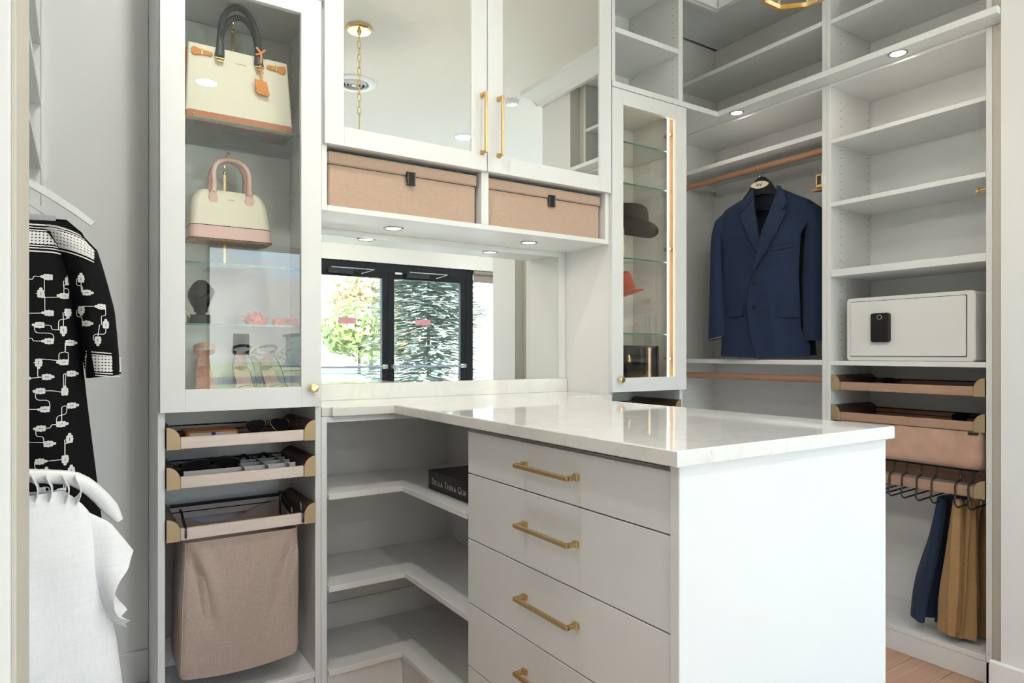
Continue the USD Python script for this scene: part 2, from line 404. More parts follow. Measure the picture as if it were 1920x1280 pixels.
FLOORW = woodgrain('floor_wood', (0.50, 0.30, 0.20), (0.40, 0.225, 0.145), 0, 0.38, 30)
PLANKS = [woodgrain('plank_wood_%d' % i, c, tuple(q * 0.78 for q in c), 0, 0.36, 30) for i, c in enumerate([(0.56, 0.335, 0.225), (0.51, 0.30, 0.20), (0.58, 0.355, 0.245), (0.54, 0.32, 0.215)])]
fl = thing('floor', 'warm brown wood plank floor of the dressing room', 'floor', kind='structure')
part('subfloor', box(-3, 6.5, -2.95, 2.44, -0.06, -0.012), FLOORW, fl)
rng = random.Random(3)
y = 0.42; row = 0
while y < 2.3:
    x = -0.4 - rng.random() * 0.9
    while x < 2.8:
        L = rng.choice([0.9, 1.1, 1.3])
        part('plank', box(max(x, -0.5), min(x + L, 2.81) - 0.0015, y, y + 0.1285, -0.012, -rng.random() * 0.0006, 0.0015), rng.choice(PLANKS), fl)
        x += L
    y += 0.13
BOUNCE = pbr('showroom_tile', (0.74, 0.73, 0.70), 0.35)  # pale unseen floor, added to bounce light up to the ceiling
part('showroom_tile', box(-3, 6.5, -2.95, 0.4185, -0.012, -0.0003), BOUNCE, fl)
struct('ceiling', 'smooth cream painted ceiling', box(-3, 6.5, -3.0, 2.44, 2.75, 2.85), CEILP, 'ceiling')
struct('wall_back', 'painted wall behind the mirrored cabinets', box(-0.7, 2.95, 2.35, 2.45, 0, 2.75), PAINT)
struct('wall_right', 'painted wall behind the open shelves and hanging suit', box(2.83, 2.95, 0.905, 2.35, 0, 2.75), PAINT)
struct('wall_left', 'painted wall behind the hanging dress', box(-0.62, -0.52, 0.97, 2.35, 0, 2.75), PAINT)
struct('wall_entry', 'white wall end at the doorway beside the hanging dress', box(-3, -0.058, 0.785, 0.97, 0, 2.75), PAINT)
struct('trim_1', 'doorway return face beside the dress with shade put into its beige', box(-0.0585, -0.054, 0.80, 0.985, 0, 2.75), BEIGE_SHADED, 'trim')  # thin sheet whose colour carries the shade of the wall end
struct('wall_entry', 'pale wall end beside the trouser rack', box(2.44, 6.5, 0.62, 0.905, 0, 2.75), PAINT)
struct('baseboard_right', 'white baseboard at the foot of the wall end by the trousers', box(2.42, 2.44, 0.60, 0.932, 0, 0.116, 0.004), TRIMW, 'baseboard')
struct('wall_showroom', 'plain side wall of the room behind the camera', box(-3.1, -3, -3.0, 0.8, 0, 2.75), PAINT)
struct('wall_showroom', 'plain far wall of the room behind the camera', box(6.5, 6.6, -3.0, 0.9, 0, 2.75), PAINT)
ws = MB()
ws.box(-3, 1.0, -3.02, -2.9, 0, 2.75).box(5.6, 6.5, -3.02, -2.9, 0, 2.75).box(1.0, 5.6, -3.02, -2.9, 2.187, 2.75)
struct('wall_storefront', 'cream wall around the black-framed entrance seen in the mirror', ws, CEILP)

# ------------------------------------------------ storefront: window, two door leaves, sidelight
def glazed(name, label, cat, x0, x1, z0, z1, st, top, bot):
    t = thing(name, label, cat, ((x0 + x1) / 2, -2.95, 0), kind='structure')
    fr = MB()
    fr.box(x0, x0 + st, -2.985, -2.925, z0, z1).box(x1 - st, x1, -2.985, -2.925, z0, z1)
    fr.box(x0 + st, x1 - st, -2.985, -2.925, z1 - top, z1).box(x0 + st, x1 - st, -2.985, -2.925, z0, z0 + bot)
    f = part('frame', fr, FRAMEB, t)
    part('glass_pane', box(x0 + st, x1 - st, -2.958, -2.952, z0 + bot, z1 - top, 0.0), GLASS, f)
    return t
REDST = leafy('red_sticker', (0.96, 0.60, 0.58), 0.9)
w1 = glazed('window_1', 'black-framed fixed shop window beside the entrance', 'window', 1.0, 2.0, 0.0, 2.19, 0.03, 0.06, 0.1)
st = box(1.245, 1.40, -2.9515, -2.950, 1.08, 1.29, 0.0)
part('notice', st, leafy('notice_white', (0.85, 0.85, 0.85), 0.7), w1)
part('red_ribbon', MB().prism([(1.29, 1.25), (1.29, 1.15), (1.3225, 1.18), (1.355, 1.15), (1.355, 1.25)], 'y', -2.9499, -2.9488), REDST, w1)
for k, (x0, x1, sx, lbl) in enumerate([(2.06, 3.112, 2.613, 'black glazed entrance leaf with a pale tree behind it'), (3.116, 4.19, 3.59, 'black glazed entrance leaf with the spruce behind it')]):
    d = glazed('door_%d' % (k + 1), lbl, 'door', x0, x1, 0.01, 2.07, 0.076 if k == 0 else 0.076, 0.065, 0.25)
    part('push_bar', MB().tube([(x0 + 0.05, -2.86, 0.934), (x1 - 0.05, -2.86, 0.934)], 0.014, 10).box(x0 + 0.03, x0 + 0.07, -2.925, -2.85, 0.91, 0.96).box(x1 - 0.07, x1 - 0.03, -2.925, -2.85, 0.91, 0.96), STEEL, d, 30)
    part('closer', box(sx - 0.25, sx + 0.05, -2.925, -2.87, 2.03, 2.085), BLACKM, d)
    part('closer_arm', MB().box(sx - 0.22, sx + 0.3, -2.868, -2.858, 2.085, 2.098).tube([(sx + 0.3, -2.863, 2.09), (sx + 0.14, -2.863, 2.035)], 0.006), STEEL, d)
    s = sx
    part('red_sticker', MB().prism([(s - 0.105, 1.525), (s - 0.09, 1.518), (s + 0.09, 1.518), (s + 0.105, 1.525), (s + 0.105, 1.44), (s + 0.09, 1.447), (s - 0.09, 1.447), (s - 0.105, 1.44)], 'y', -2.951, -2.9495), REDST, d)
hd = MB().box(2.0, 4.27, -2.99, -2.92, 2.075, 2.187).box(2.0, 2.056, -2.99, -2.92, 0, 2.075).box(4.194, 4.27, -2.99, -2.92, 0, 2.075)
struct('trim_2', 'black door frame and header around the two glazed leaves', hd, FRAMEB, 'door frame')
struct('trim_3', 'small pale door sensor on the black header', box(3.2, 3.29, -2.92, -2.905, 2.06, 2.085), WPLAST, 'sensor')
w2 = glazed('window_2', 'bright sidelight pane with a brown roller shade at its top', 'window', 4.27, 5.58, 0.0, 2.187, 0.03, 0.05, 0.1)
SHADE = pbr('shade_brown', (0.33, 0.27, 0.23), 0.8)
part('roller_shade', MB().box(4.30, 5.55, -2.918, -2.908, 2.03, 2.185).tube([(4.29, -2.895, 2.15), (5.56, -2.895, 2.15)], 0.022, 12), SHADE, w2, 30)

# ------------------------------------------------ crown above the cabinets
def crown(mb, P, out):
    """a cove profile run along P (two or more xy points), projecting towards OUT."""
    prof = [(0.0, 0.0), (0.012, 0.0), (0.014, 0.022), (0.03, 0.04), (0.062, 0.062), (0.088, 0.076), (0.092, 0.10), (0.0, 0.10)]
    n = len(P)
    mb.loft([np.array([(P[i][0] + out[i][0] * a, P[i][1] + out[i][1] * a, 2.65 + b) for a, b in prof]) for i in range(n)])
    return mb
cr = crown(MB(), [(-0.1, 2.0), (2.418, 2.0), (2.418, 0.905), (2.44, 0.62), (6.4, 0.62)][:2], [(0, -1), (-1, -1)])
crown(cr, [(2.418, 2.0), (2.418, 0.75), (2.418, 0.62)], [(-1, -1), (-1, 0), (-1, -1)])
crown(cr, [(2.418, 0.62), (6.4, 0.62)], [(-1, -1), (0, -1)])
struct('trim_4', 'white crown moulding between the top shelves and the ceiling', cr, TRIMW, 'moulding', 40)

# ================================================================ cabinets
T = 0.018
YB = 2.32           # back of every cabinet on the mirrored wall
def add_knob(x, y, z, parent, sy=-1):
    mb = MB().lathe([(0.0045, 0), (0.0045, sy * 0.012)], (x, y, z), 10, 'y')
    k = [(0.0118, 0.012), (0.0142, 0.0135), (0.0142, 0.022), (0.0125, 0.0242), (0.0085, 0.0252)]
    mb.lathe([(r, sy * t) for r, t in k], (x, y, z), 8, 'y')
    part('knob', mb, GOLD, parent)
def pull(P0, P1, out, parent, w=0.0095):
    """square bar handle between P0 and P1 on a face whose outward normal is OUT."""
    P0, P1, out = map(lambda q: np.array(q, float), (P0, P1, out))
    d = (P1 - P0) / np.linalg.norm(P1 - P0); s = np.cross(d, out); h = 0.030
    def bar(a, b, wa, up, wd, c=0.001):
        ax = (b - a); L = np.linalg.norm(ax); ax /= L
        R = np.stack([ax, up, np.cross(ax, up)], 1)
        return MB().box(0, L, -wd / 2, wd / 2, -wa / 2, wa / 2, c).move(a, R)
    mb = MB()
    for m in (bar(P0 + out * h, P1 + out * h, w, out, w * 0.85), bar(P0 + d * w / 2, P0 + d * w / 2 + out * h, w, d, w), bar(P1 - d * w / 2, P1 - d * w / 2 + out * h, w, d, w),
              bar(P0 + d * .006, P0 + d * .006 + out * 0.009, 0.013, d, 0.016), bar(P1 - d * .006, P1 - d * .006 + out * 0.009, 0.013, d, 0.016)):
        for v, f in zip(m.v, m.f): mb.add(v, f - f.min())
    return part('handle', mb, BRASS, parent)
def framed_door(parent, x0, x1, z0, z1, gx0, gx1, gz0, gz1, fill, y=2.0, th=0.02):
    fr = MB().box(x0, gx0, y, y + th, z0, z1, 0.001).box(gx1, x1, y, y + th, z0, z1, 0.001)
    fr.box(gx0, gx1, y, y + th, z0, gz0, 0.001).box(gx0, gx1, y, y + th, gz1, z1, 0.001)
    d = part('door', fr, WHITE, parent)
    if fill == 'glass':
        part('glass_pane', box(gx0 - .004, gx1 + .004, y + 0.009, y + 0.013, gz0 - .004, gz1 + .004, 0.0), GLASS, d)
    else:
        part('mirror_pane', box(gx0 - .004, gx1 + .004, y + 0.006, y + 0.011, gz0 - .004, gz1 + .004, 0.0), MIRROR, d)
    return d
def glass_shelf(parent, x0, x1, y0, y1, z):
    g = part('glass_shelf', box(x0, x1, y0 + .0012, y1, z, z + 0.006, 0.0), GSHELF, parent)
    part('polished_edge', box(x0, x1, y0, y0 + .0012, z + .0004, z + 0.0056, 0.0), GEDGE, g)

def display_tower(name, label, x0, x1, door, glass, shelves, lx1):
    t = thing(name, label, 'cabinet', ((x0 + x1) / 2, 2.1, 0))
    part('side_panel', box(x0, x0 + T, 2.021, YB, 0, 2.168), WHITE, t)
    part('side_panel', box(x1 - T, x1, 2.021, YB, 0, 2.168), WHITE, t)
    part('back_panel', box(x0 + T, x1 - T, YB - .008, YB, 0.1, 2.15), WHITE, t)
    part('top_panel', box(x0 + T, x1 - T, 2.021, YB - .008, 2.15, 2.168), WHITE, t)
    part('display_floor', box(x0 + T, x1 - T, 2.021, YB - .008, 0.945, 0.963), WHITE, t)
    part('deck', box(x0 + T, x1 - T, 2.021, YB - .008, 0.1, 0.118), WHITE, t)
    part('toe_kick', box(x0 + T, x1 - T, 2.03, 2.045, 0, 0.1), WHITE, t)
    part('back_ledge', box(x0 + T, x1 - T, YB - .018, YB - .008, 0.118, 0.209), WHITE, t)
    for z in shelves: glass_shelf(t, x0 + T + .002, x1 - T - .002, 2.045, YB - .01, z)
    pts = [(x0 + T, yy, 1.0 + .032 * k) for k in range(36) for yy in (2.06, 2.285)]
    holes(pts, (1, 0, 0), t)
    holes([(x1 - T, p[1], p[2]) for p in pts], (-1, 0, 0), t)
    d = framed_door(t, *door, *glass, 'glass')
    return t, d

tw, td = display_tower('display_cabinet', 'tall white glass-door cabinet showing handbags above pull-out trays', 0.170, 0.615, (0.174, 0.610, 0.931, 2.166), (0.235, 0.549, 0.993, 2.113), [1.756, 1.347, 1.172], 0)
add_knob(0.582, 2.0, 0.989, td)
hc, hd_ = display_tower('display_cabinet', 'narrow white glass-door cabinet with hats and a warm light strip', 1.784, 2.213, (1.785, 2.216, 0.935, 2.166), (1.845, 2.151, 0.993, 2.105), [1.971, 1.800, 1.487, 1.172], 0)
add_knob(1.822, 2.0, 0.987, hd_)
TANC = pbr('channel_tan', (0.50, 0.36, 0.25), 0.5)
LED = glow('led_strip', (1.0, 0.76, 0.50), LED_L)
ledp = part('light_channel', box(2.144, 2.1945, 2.040, 2.05, 0.964, 2.149), TANC, hc)
part('light_strip', box(2.138, 2.1428, 2.034, 2.042, 0.965, 2.145, 0.0), LED, hc)
for z in (2.05, 1.55, 1.07):
    part('hinge', MB().box(2.156, 2.195, 2.0215, 2.024, z - .012, z + .012).box(2.15, 2.185, 2.03, 2.075, z - .006, z + .006, .002), BRONZE, hc)

# the mirrored cabinet over the niche
mc = thing('mirrored_cabinet', 'white wall cabinet with two mirrored doors over a pair of open cubbies', 'cabinet', (1.2, 2.1, 1.534))
part('side_panel', box(0.6155, 0.6335, 2.02, YB, 1.534, 2.69), WHITE, mc)
part('side_panel', box(1.765, 1.7835, 2.02, YB, 1.534, 2.69), WHITE, mc)
part('bottom_board', box(0.6335, 1.765, 2.02, YB, 1.534, 1.552), WHITE, mc)
part('cubby_top', box(0.6335, 1.765, 2.021, YB, 1.742, 1.76), WHITE, mc)
part('divider', box(1.186, 1.217, 2.02, YB, 1.552, 1.742), WHITE, mc)
part('back_panel', box(0.6335, 1.765, YB - .008, YB, 1.552, 2.69), WHITE, mc)
part('top_board', box(0.6335, 1.765, 2.021, YB - .008, 2.672, 2.69), WHITE, mc)
da = framed_door(mc, 0.620, 1.1985, 1.737, 2.642, 0.680, 1.135, 1.797, 2.582, 'mirror')
db = framed_door(mc, 1.2015, 1.780, 1.737, 2.642, 1.264, 1.720, 1.797, 2.582, 'mirror')
pull((1.176, 2.0, 1.792), (1.176, 2.0, 2.005), (0, -1, 0), da)
pull((1.244, 2.0, 1.792), (1.244, 2.0, 2.005), (0, -1, 0), db)
# niche lining, mirror, worktop
nl = thing('niche_panel', 'white back panel framing the long mirror above the worktop', 'panel', (1.2, 2.315, 0.9))
part('back_board', box(0.6155, 1.7835, 2.316, 2.322, 0.9, 1.534), WHITE, nl)
part('frame_strip', box(1.7455, 1.7835, 2.304, 2.316, 0.985, 1.534), WHITE, nl)
part('frame_strip', box(0.6155, 0.64, 2.304, 2.316, 0.985, 1.534), WHITE, nl)
part('frame_strip', box(0.64, 1.7455, 2.304, 2.316, 1.513, 1.534), WHITE, nl)
whole('wall_mirror', box(0.641, 1.7445, 2.307, 2.3158, 0.985, 1.5125, 0.0), MIRROR, 'long frameless mirror in the niche reflecting the entrance doors', 'mirror')
wt = thing('worktop', 'glossy white quartz worktop running from the niche out over the drawers', 'countertop', (1.2, 1.4, 0.897))
part('slab', MB().prism([(0.645, 2.0), (0.8465, 2.0), (0.8465, 0.785), (1.556, 0.785), (1.556, 2.0), (1.7825, 2.0), (1.7825, 2.303), (0.617, 2.303), (0.617, 2.022), (0.645, 2.022)][::-1], 'z', 0.8975, 0.9263, 0.0022), QUARTZ, wt)
part('backsplash', box(0.617, 1.7825, 2.291, 2.3038, 0.9263, 0.9845, 0.0015), QUARTZ, wt)

# open corner shelves under the worktop
cs = thing('corner_shelf_unit', 'white open corner shelves under the worktop beside the drawers', 'shelf unit', (0.9, 2.15, 0))
part('side_panel', box(0.6155, 0.6335, 2.02, YB, 0, 0.8965), WHITE, cs)
part('back_panel', box(0.6335, 1.20, 2.312, YB, 0.1, 0.8965), WHITE, cs)
part('inner_panel', box(1.20, 1.216, 1.5625, YB, 0, 0.8965), WHITE, cs)
part('end_panel', box(0.893, 1.20, 1.5605, 1.5685, 0.1, 0.8965), WHITE, cs)
part('top_rail', box(0.6335, 0.93, 2.02, 2.04, 0.878, 0.8965), WHITE, cs)
part('back_ledge', box(0.6335, 1.2, 2.302, 2.312, 0.118, 0.209), WHITE, cs)
for z, c in ((0.642, .873), (0.358, .884), (0.1, .873)):
    part('shelf', box(0.634, 1.1995, 2.0, 2.3115, z, z + T), WHITE, cs)
    part('return_shelf', box(c, 1.1995, 1.569, 1.9995, z, z + T), WHITE, cs)
part('toe_kick', box(0.6335, 0.885, 2.014, 2.03, 0, 0.1), WHITE, cs)
part('toe_kick', box(0.885, 0.90, 1.5605, 2.03, 0, 0.1), WHITE, cs)
holes([(1.20, yy, 0.30 + .032 * k) for k in range(18) for yy in (2.27, 1.64)], (-1, 0, 0), cs)

# the drawer unit under the worktop
dc = thing('drawer_cabinet', 'white five-drawer peninsula cabinet with brass bar handles', 'cabinet', (1.2, 1.2, 0))
part('carcass', box(0.895, 1.528, 0.8225, 1.5595, 0.1, 0.884), WHITE, dc)
part('end_panel', box(0.868, 1.547, 0.80, 0.822, 0, 0.897), WHITE, dc)
part('outer_panel', box(1.529, 1.547, 0.8225, 2.0, 0, 0.897), WHITE, dc)
part('toe_kick', box(0.93, 0.945, 0.8225, 1.5595, 0, 0.1), WHITE, dc)
for z0, z1, zh in ((.7705, .8825, .831), (.5945, .7675, .691), (.4215, .5915, .520), (.2505, .4185, .345), (.102, .2475, .185)):
    f = part('drawer', box(0.874, 0.893, 0.826, 1.5585, z0, z1, 0.001), WHITE, dc)
    pull((0.874, 1.083, zh), (0.874, 1.288, zh), (-1, 0, 0), f)

# open box over each display tower
def open_top(label, x0, x1):
    t = thing('open_cabinet', label, 'cabinet', ((x0 + x1) / 2, 2.1, 2.192))
    part('side_panel', box(x0, x0 + T, 2.001, YB, 2.1925, 2.69), WHITE, t)
    part('side_panel', box(x1 - 0.026, x1, 2.001, YB, 2.1925, 2.69), WHITE, t)
    part('back_panel', box(x0 + T, x1 - .026, YB - .008, YB, 2.1925, 2.69), WHITE, t)
    part('shelf', box(x0 + T, x1 - .026, 2.002, YB - .008, 2.392, 2.414), WHITE, t)
    part('top_board', box(x0 + T, x1 - .026, 2.001, YB - .008, 2.672, 2.69), WHITE, t)
    holes([(x1 - .026, yy, 2.22 + .032 * k) for k in range(14) for yy in (2.035, 2.285)], (-1, 0, 0), t)
    return t
open_top('white open shelf box above the narrow hat cabinet', 1.784, 2.194)
open_top('white open shelf box above the handbag cabinet', 0.17, 0.615)
whole('shelf_board', box(0.17, 0.6145, 2.0, YB, 2.169, 2.192), WHITE, 'white ledge board above the handbag cabinet', 'shelf')

# ledge with the small lights, running round the corner
lg = MB().prism([(1.7845, 2.0), (2.418, 2.0), (2.418, 0.906), (2.8, 0.906), (2.8, YB), (1.7845, YB)], 'z', 2.169, 2.192, 0.001)
whole('light_ledge', lg, WHITE, 'white ledge board with small lights running above the suit and the safe', 'ledge')
tb = MB().prism([(1.7845, 2.003), (2.42, 2.003), (2.42, 0.906), (2.81, 0.906), (2.81, YB), (1.7845, YB)], 'z', 2.6905, 2.712, 0.001)
whole('top_board', tb, WHITE, 'white board closing the top of the open shelves', 'shelf')
fa = MB().box(0.62, 2.42, 2.003, 2.02, 2.645, 2.748).box(2.42, 2.436, 0.62, 2.02, 2.652, 2.748)
struct('trim_5', 'white fascia band under the crown moulding', fa, TRIMW, 'trim')

# hanging bay with the suit, and the bay over it
XF, XB = 2.503, 2.803
def bay_holes(t, y, ny, z0, z1, xs=(XF + .075, XF + .275)):
    n = int((z1 - z0) / .032)
    holes([(xx, y, z0 + .032 * k) for k in range(n) for xx in xs], (0, ny, 0), t)
hb = thing('hanging_cabinet', 'white open cabinet bay with two copper rods holding the navy suit', 'cabinet', (2.65, 1.9, 0))
part('side_panel', box(XF, XB, 2.3305, 2.3485, 0, 2.168), WHITE, hb)
part('side_panel', box(XF, XB, 1.5295, 1.547, 0, 2.168), WHITE, hb)
part('back_panel', box(XB, XB + .008, 1.5295, 2.3485, 0.08, 2.168), WHITE, hb)
part('top_panel', box(XF, XB, 1.547, 2.3305, 2.157, 2.1685), WHITE, hb)
for z, z1 in ((1.972, 1.992), (1.0455, 1.066), (0.074, 0.092)):
    part('shelf', box(XF, XB, 1.5472, 2.3303, z, z1), WHITE, hb)
part('toe_kick', box(XF + .004, XF + .02, 1.547, 2.33, 0, 0.074), WHITE, hb)
for z in (1.930, 0.986):
    rd = part('hanging_rod', MB().tube([(2.56, 1.549, z), (2.56, 2.329, z)], 0.0145, 16), ROD, hb, 30)
    part('rod_socket', MB().lathe([(.021, 0), (.021, .006), (.016, .008)], (2.56, 1.547, z), 16, 'y'), BRONZE, rd, 30); part('rod_socket', MB().lathe([(.021, 0), (.021, -.006), (.016, -.008)], (2.56, 2.3305, z), 16, 'y'), BRONZE, rd, 30)
bay_holes(hb, 2.3305, -1, 0.2, 2.1)
vr = thing('valet_hook', 'small brass valet bracket on the divider beside the suit', 'bracket', (2.55, 1.55, 1.76))
part('plate', MB().prism(rrect(2.512, 2.545, 1.775, 1.822, .008), 'y', 1.5472, 1.556, .001).prism(rrect(2.520, 2.54, 1.768, 1.83, .009), 'y', 1.556, 1.585, .001), GOLD, vr)
part('slot', box(2.5185, 2.5198, 1.562, 1.578, 1.782, 1.818), BLACKM, vr)
part('arm', MB().prism([(2.512, 1.758), (2.56, 1.762), (2.56, 1.766), (2.512, 1.763)], 'y', 1.5472, 1.60, .0005), WOODT, vr)
ub = thing('open_cabinet', 'white open upper bay with one long shelf above the suit', 'cabinet', (2.65, 1.9, 2.192))
part('side_panel', box(XF, XB, 2.3305, 2.3485, 2.1925, 2.69), WHITE, ub)
part('side_panel', box(XF, XB, 1.5295, 1.547, 2.1925, 2.69), WHITE, ub)
part('back_panel', box(XB, XB + .008, 1.5295, 2.3485, 2.1925, 2.69), WHITE, ub)
part('shelf', box(XF, XB, 1.5472, 2.3303, 2.416, 2.435), WHITE, ub)
bay_holes(ub, 2.3305, -1, 2.23, 2.66)

# shelf bay with the safe, and the bay over it
sb = thing('shelf_cabinet', 'white open shelf bay holding the safe above trays and a trouser rack', 'cabinet', (2.65, 1.24, 0))
part('side_panel', box(XF, XB, 1.511, 1.529, 0, 2.168), WHITE, sb)
part('side_panel', box(XF, XB, 0.952, 0.97, 0, 2.168), WHITE, sb)
part('filler_strip', box(XF + .003, XF + .02, 0.906, 0.952, 0, 2.168), BEIGE_SHADED, sb)
part('back_panel', box(XB, XB + .008, 0.952, 1.529, 0.08, 2.168), WHITE, sb)
part('top_panel', box(XF, XB, 0.97, 1.511, 2.157, 2.1685), WHITE, sb)
for z, z1 in ((1.930, 1.946), (1.677, 1.695), (1.398, 1.426), (1.0455, 1.0635)):
    part('shelf', box(XF, XB, 0.9705, 1.5105, z, z1), WHITE, sb)
part('deck', box(XF - .002, XB, 0.9705, 1.5105, 0.074, 0.092), WHITE, sb)
part('toe_kick', box(XF, XF + .016, 0.9525, 1.5105, 0, 0.074), WHITE, sb)
part('back_ledge', box(XB - .012, XB, 0.9705, 1.5105, 0.092, 0.19), WHITE, sb)
bay_holes(sb, 1.511, -1, 0.7, 2.14)
vs = thing('valet_hook', 'tiny brass valet hook at the edge of the shelves above the safe', 'bracket', (2.55, 1.0, 1.63))
part('plate', MB().prism(rrect(2.528, 2.55, 1.627, 1.657, .008), 'y', 0.9702, 0.98, .001), GOLD, vs)
part('arm', MB().lathe([(.006, 0), (.006, .02), (.011, .022), (.011, .03), (.006, .032)], (2.539, .98, 1.642), 12, 'y'), GOLD, vs, 30)
uc = thing('open_cabinet', 'white open upper bay with a shelf above the small light near the wall end', 'cabinet', (2.65, 1.24, 2.192))
part('side_panel', box(XF, XB, 1.511, 1.529, 2.1925, 2.69), WHITE, uc)
part('side_panel', box(XF, XB, 0.952, 0.97, 2.1925, 2.69), WHITE, uc)
part('filler_strip', box(XF + .003, XF + .02, 0.906, 0.952, 2.1925, 2.69), BEIGE_SHADED, uc)
part('back_panel', box(XB, XB + .008, 0.952, 1.529, 2.1925, 2.69), WHITE, uc)
part('shelf', box(XF, XB, 0.9705, 1.5105, 2.408, 2.425), WHITE, uc)
bay_holes(uc, 1.511, -1, 2.22, 2.66)
holes([(xx, 0.97, 2.22 + .032 * k) for k in range(14) for xx in (XF + .06, XF + .24)], (0, 1, 0), uc)

# hanging section by the doorway
lh = thing('hanging_cabinet', 'white tall hanging section by the doorway with the dress and blouse', 'cabinet', (-0.2, 1.7, 0))
part('back_panel', box(-0.515, 0.1695, 2.312, YB, 0.08, 2.69), WHITE, lh)
part('wall_panel', box(-0.52, -0.512, 0.99, 2.312, 0.08, 2.69), WHITE, lh)
part('end_panel', box(-0.512, -0.1, 0.99, 1.008, 0, 2.69), WHITE, lh)
part('seam_strip', box(-0.1, -0.092, 2.309, 2.3125, 0.17, 2.69), WHITE, lh)
part('deck', box(-0.512, 0.1695, 1.0085, 2.3115, 0.07, 0.088), WHITE, lh)
part('back_ledge', box(-0.512, 0.1695, 2.302, 2.3118, 0.088, 0.185), WHITE, lh)
for z in (1.620, 1.803, 1.974, 2.15, 2.33, 2.51):
    part('shelf', box(-0.511, -0.1, 1.009, 2.3118, z, z + T), WHITE, lh)
for z in (1.565, 0.985):
    part('hanging_rod', MB().tube([(-0.2, 1.009, z), (-0.2, 2.311, z)], 0.0145, 16), ROD, lh, 30)
holes([(-0.165, 2.3118, 1.45 + .032 * k) for k in range(0, 38, 3)], (0, -1, 0), lh, 0.004)
# ================================================================ trays, hampers and what lies in them
CAPG = pbr('cap_brass', (0.50, 0.365, 0.215), 0.45, 0.25)
def cap_profile(w, s, g=0.0):
    o = s * w / 2; i = s * (w / 2 - 0.034)
    pts = [(o, g), (i, g), (i, 0.026)] + [(o + (i - o) * math.cos(a), 0.026 + (0.036 - g) * math.sin(a)) for a in np.linspace(0.12, PI / 2, 9)]
    return pts if s > 0 else pts[::-1]
def make_tray(label, w, d, loc, rz, fr=None, cap=None, base=True, cat='pull-out tray', name='pull_out_tray'):
    t = thing(name, label, cat, loc, rz, local=True)
    for s in (-1, 1):
        P = shapely.geometry.polygon.orient(Polygon(cap_profile(w, s, 0.002)))
        r = part('side_rail', MB().prism(P, 'y', 0.0, d, 0.0008), DARKW, t, 35)
        part('end_cap', MB().prism(shapely.geometry.polygon.orient(Polygon(cap_profile(w, s))), 'y', -0.0035, 0.0, 0.0006), cap or CAPG, r)
    h = w / 2 - 0.0345
    part('front_rail', MB().box(-h, h, -0.001, 0.012, 0.001, 0.032, .0015).box(-h, h, 0.0, 0.011, 0.032, 0.0335, .0003), fr or TAUPE_LIT, t)
    b = part('back_rail', MB().box(-h, h, d - .012, d, 0.001, 0.042, .0015), fr or TAUPE_LIT, t)
    part('edge_bead', MB().tube([(-h, d - .014, 0.040), (h, d - .014, 0.040)], 0.0022, 6).tube([(-h, d - .014, 0.022), (h, d - .014, 0.022)], 0.0016, 6), BLACKM, b, 40)
    if base: part('base', box(-h, h, 0.012, d - .012, 0.003, 0.009), LEATH, t)
    return t
W1 = 0.404
make_tray('taupe pull-out tray under the handbag cabinet, topmost, with a card box in it', W1, 0.28, (0.3925, 2.012, 0.8285), 0)
make_tray('taupe pull-out tray with felt compartments, second below the handbag cabinet', W1, 0.28, (0.3925, 2.012, 0.7195), 0)
hfm = make_tray('pull-out hamper frame of taupe rails holding the linen laundry bag', W1, 0.28, (0.3925, 2.012, 0.577), 0, base=False, cat='hamper frame', name='hamper_frame')
make_tray('brown pull-out tray seen under the narrow hat cabinet', 0.388, 0.28, (1.9985, 2.012, 0.831), 0, TAUPE_UNLIT, BRONZE)
make_tray('brown pull-out tray directly under the safe', 0.534, 0.275, (2.507, 1.2405, 0.948), -90, TAUPE_UNLIT, BRONZE)
make_tray('brown pull-out tray above the suede bin', 0.534, 0.275, (2.507, 1.2405, 0.829), -90, TAUPE_UNLIT, BRONZE, base=False)

# laundry bag
def bag_ring(x0, x1, y0, y1, z, r, n=10, bulge=0.0, seed=0.0, dz=None):
    P = np.array(rrect(x0, x1, y0, y1, r, 6))
    out = []
    seg = np.vstack([P, P[:1]]); d = np.r_[0, np.cumsum(np.linalg.norm(np.diff(seg, axis=0), axis=1))]
    t = np.linspace(0, d[-1], 181)[:-1]
    Q = np.stack([np.interp(t, d, seg[:, 0]), np.interp(t, d, seg[:, 1])], 1)
    c = np.array([(x0 + x1) / 2, (y0 + y1) / 2])
    q3 = np.c_[Q * 9, np.full(len(Q), z * 5 + seed)]
    k = 1 + bulge * (meshkit.fbm(q3, 3) - 0.5)
    Q = c + (Q - c) * k[:, None]
    zz = np.full(len(Q), z) if dz is None else z + dz(Q)
    return np.c_[Q, zz]
lb = thing('laundry_bag', 'tan linen laundry bag hanging from the lowest pull-out frame', 'laundry bag', (0.39, 2.15, 0.2))
rings = []
for t in np.linspace(0, 1, 60):
    z = 0.19 + 0.372 * t
    xo = 0.010 * math.sin(t * PI) - 0.008 * (1 - t)
    low = max(0, 0.02 - (z - 0.19)) * 0.25
    sag = lambda Q, t=t: -(1 - t) ** 3 * 0.014 * np.sin(np.clip((Q[:, 0] - 0.22) / 0.33, 0, 1) * PI)
    rings.append(bag_ring(0.233 - 0.013 * (1 - t) + low, 0.549 + 0.004 * (1 - t) - low, 2.022 + 0.012 * math.sin(t * PI) * 0.0, 2.255 - 0.02 * (1 - t), z, 0.022, bulge=0.05 * math.sin(t * PI) + 0.012, dz=sag))
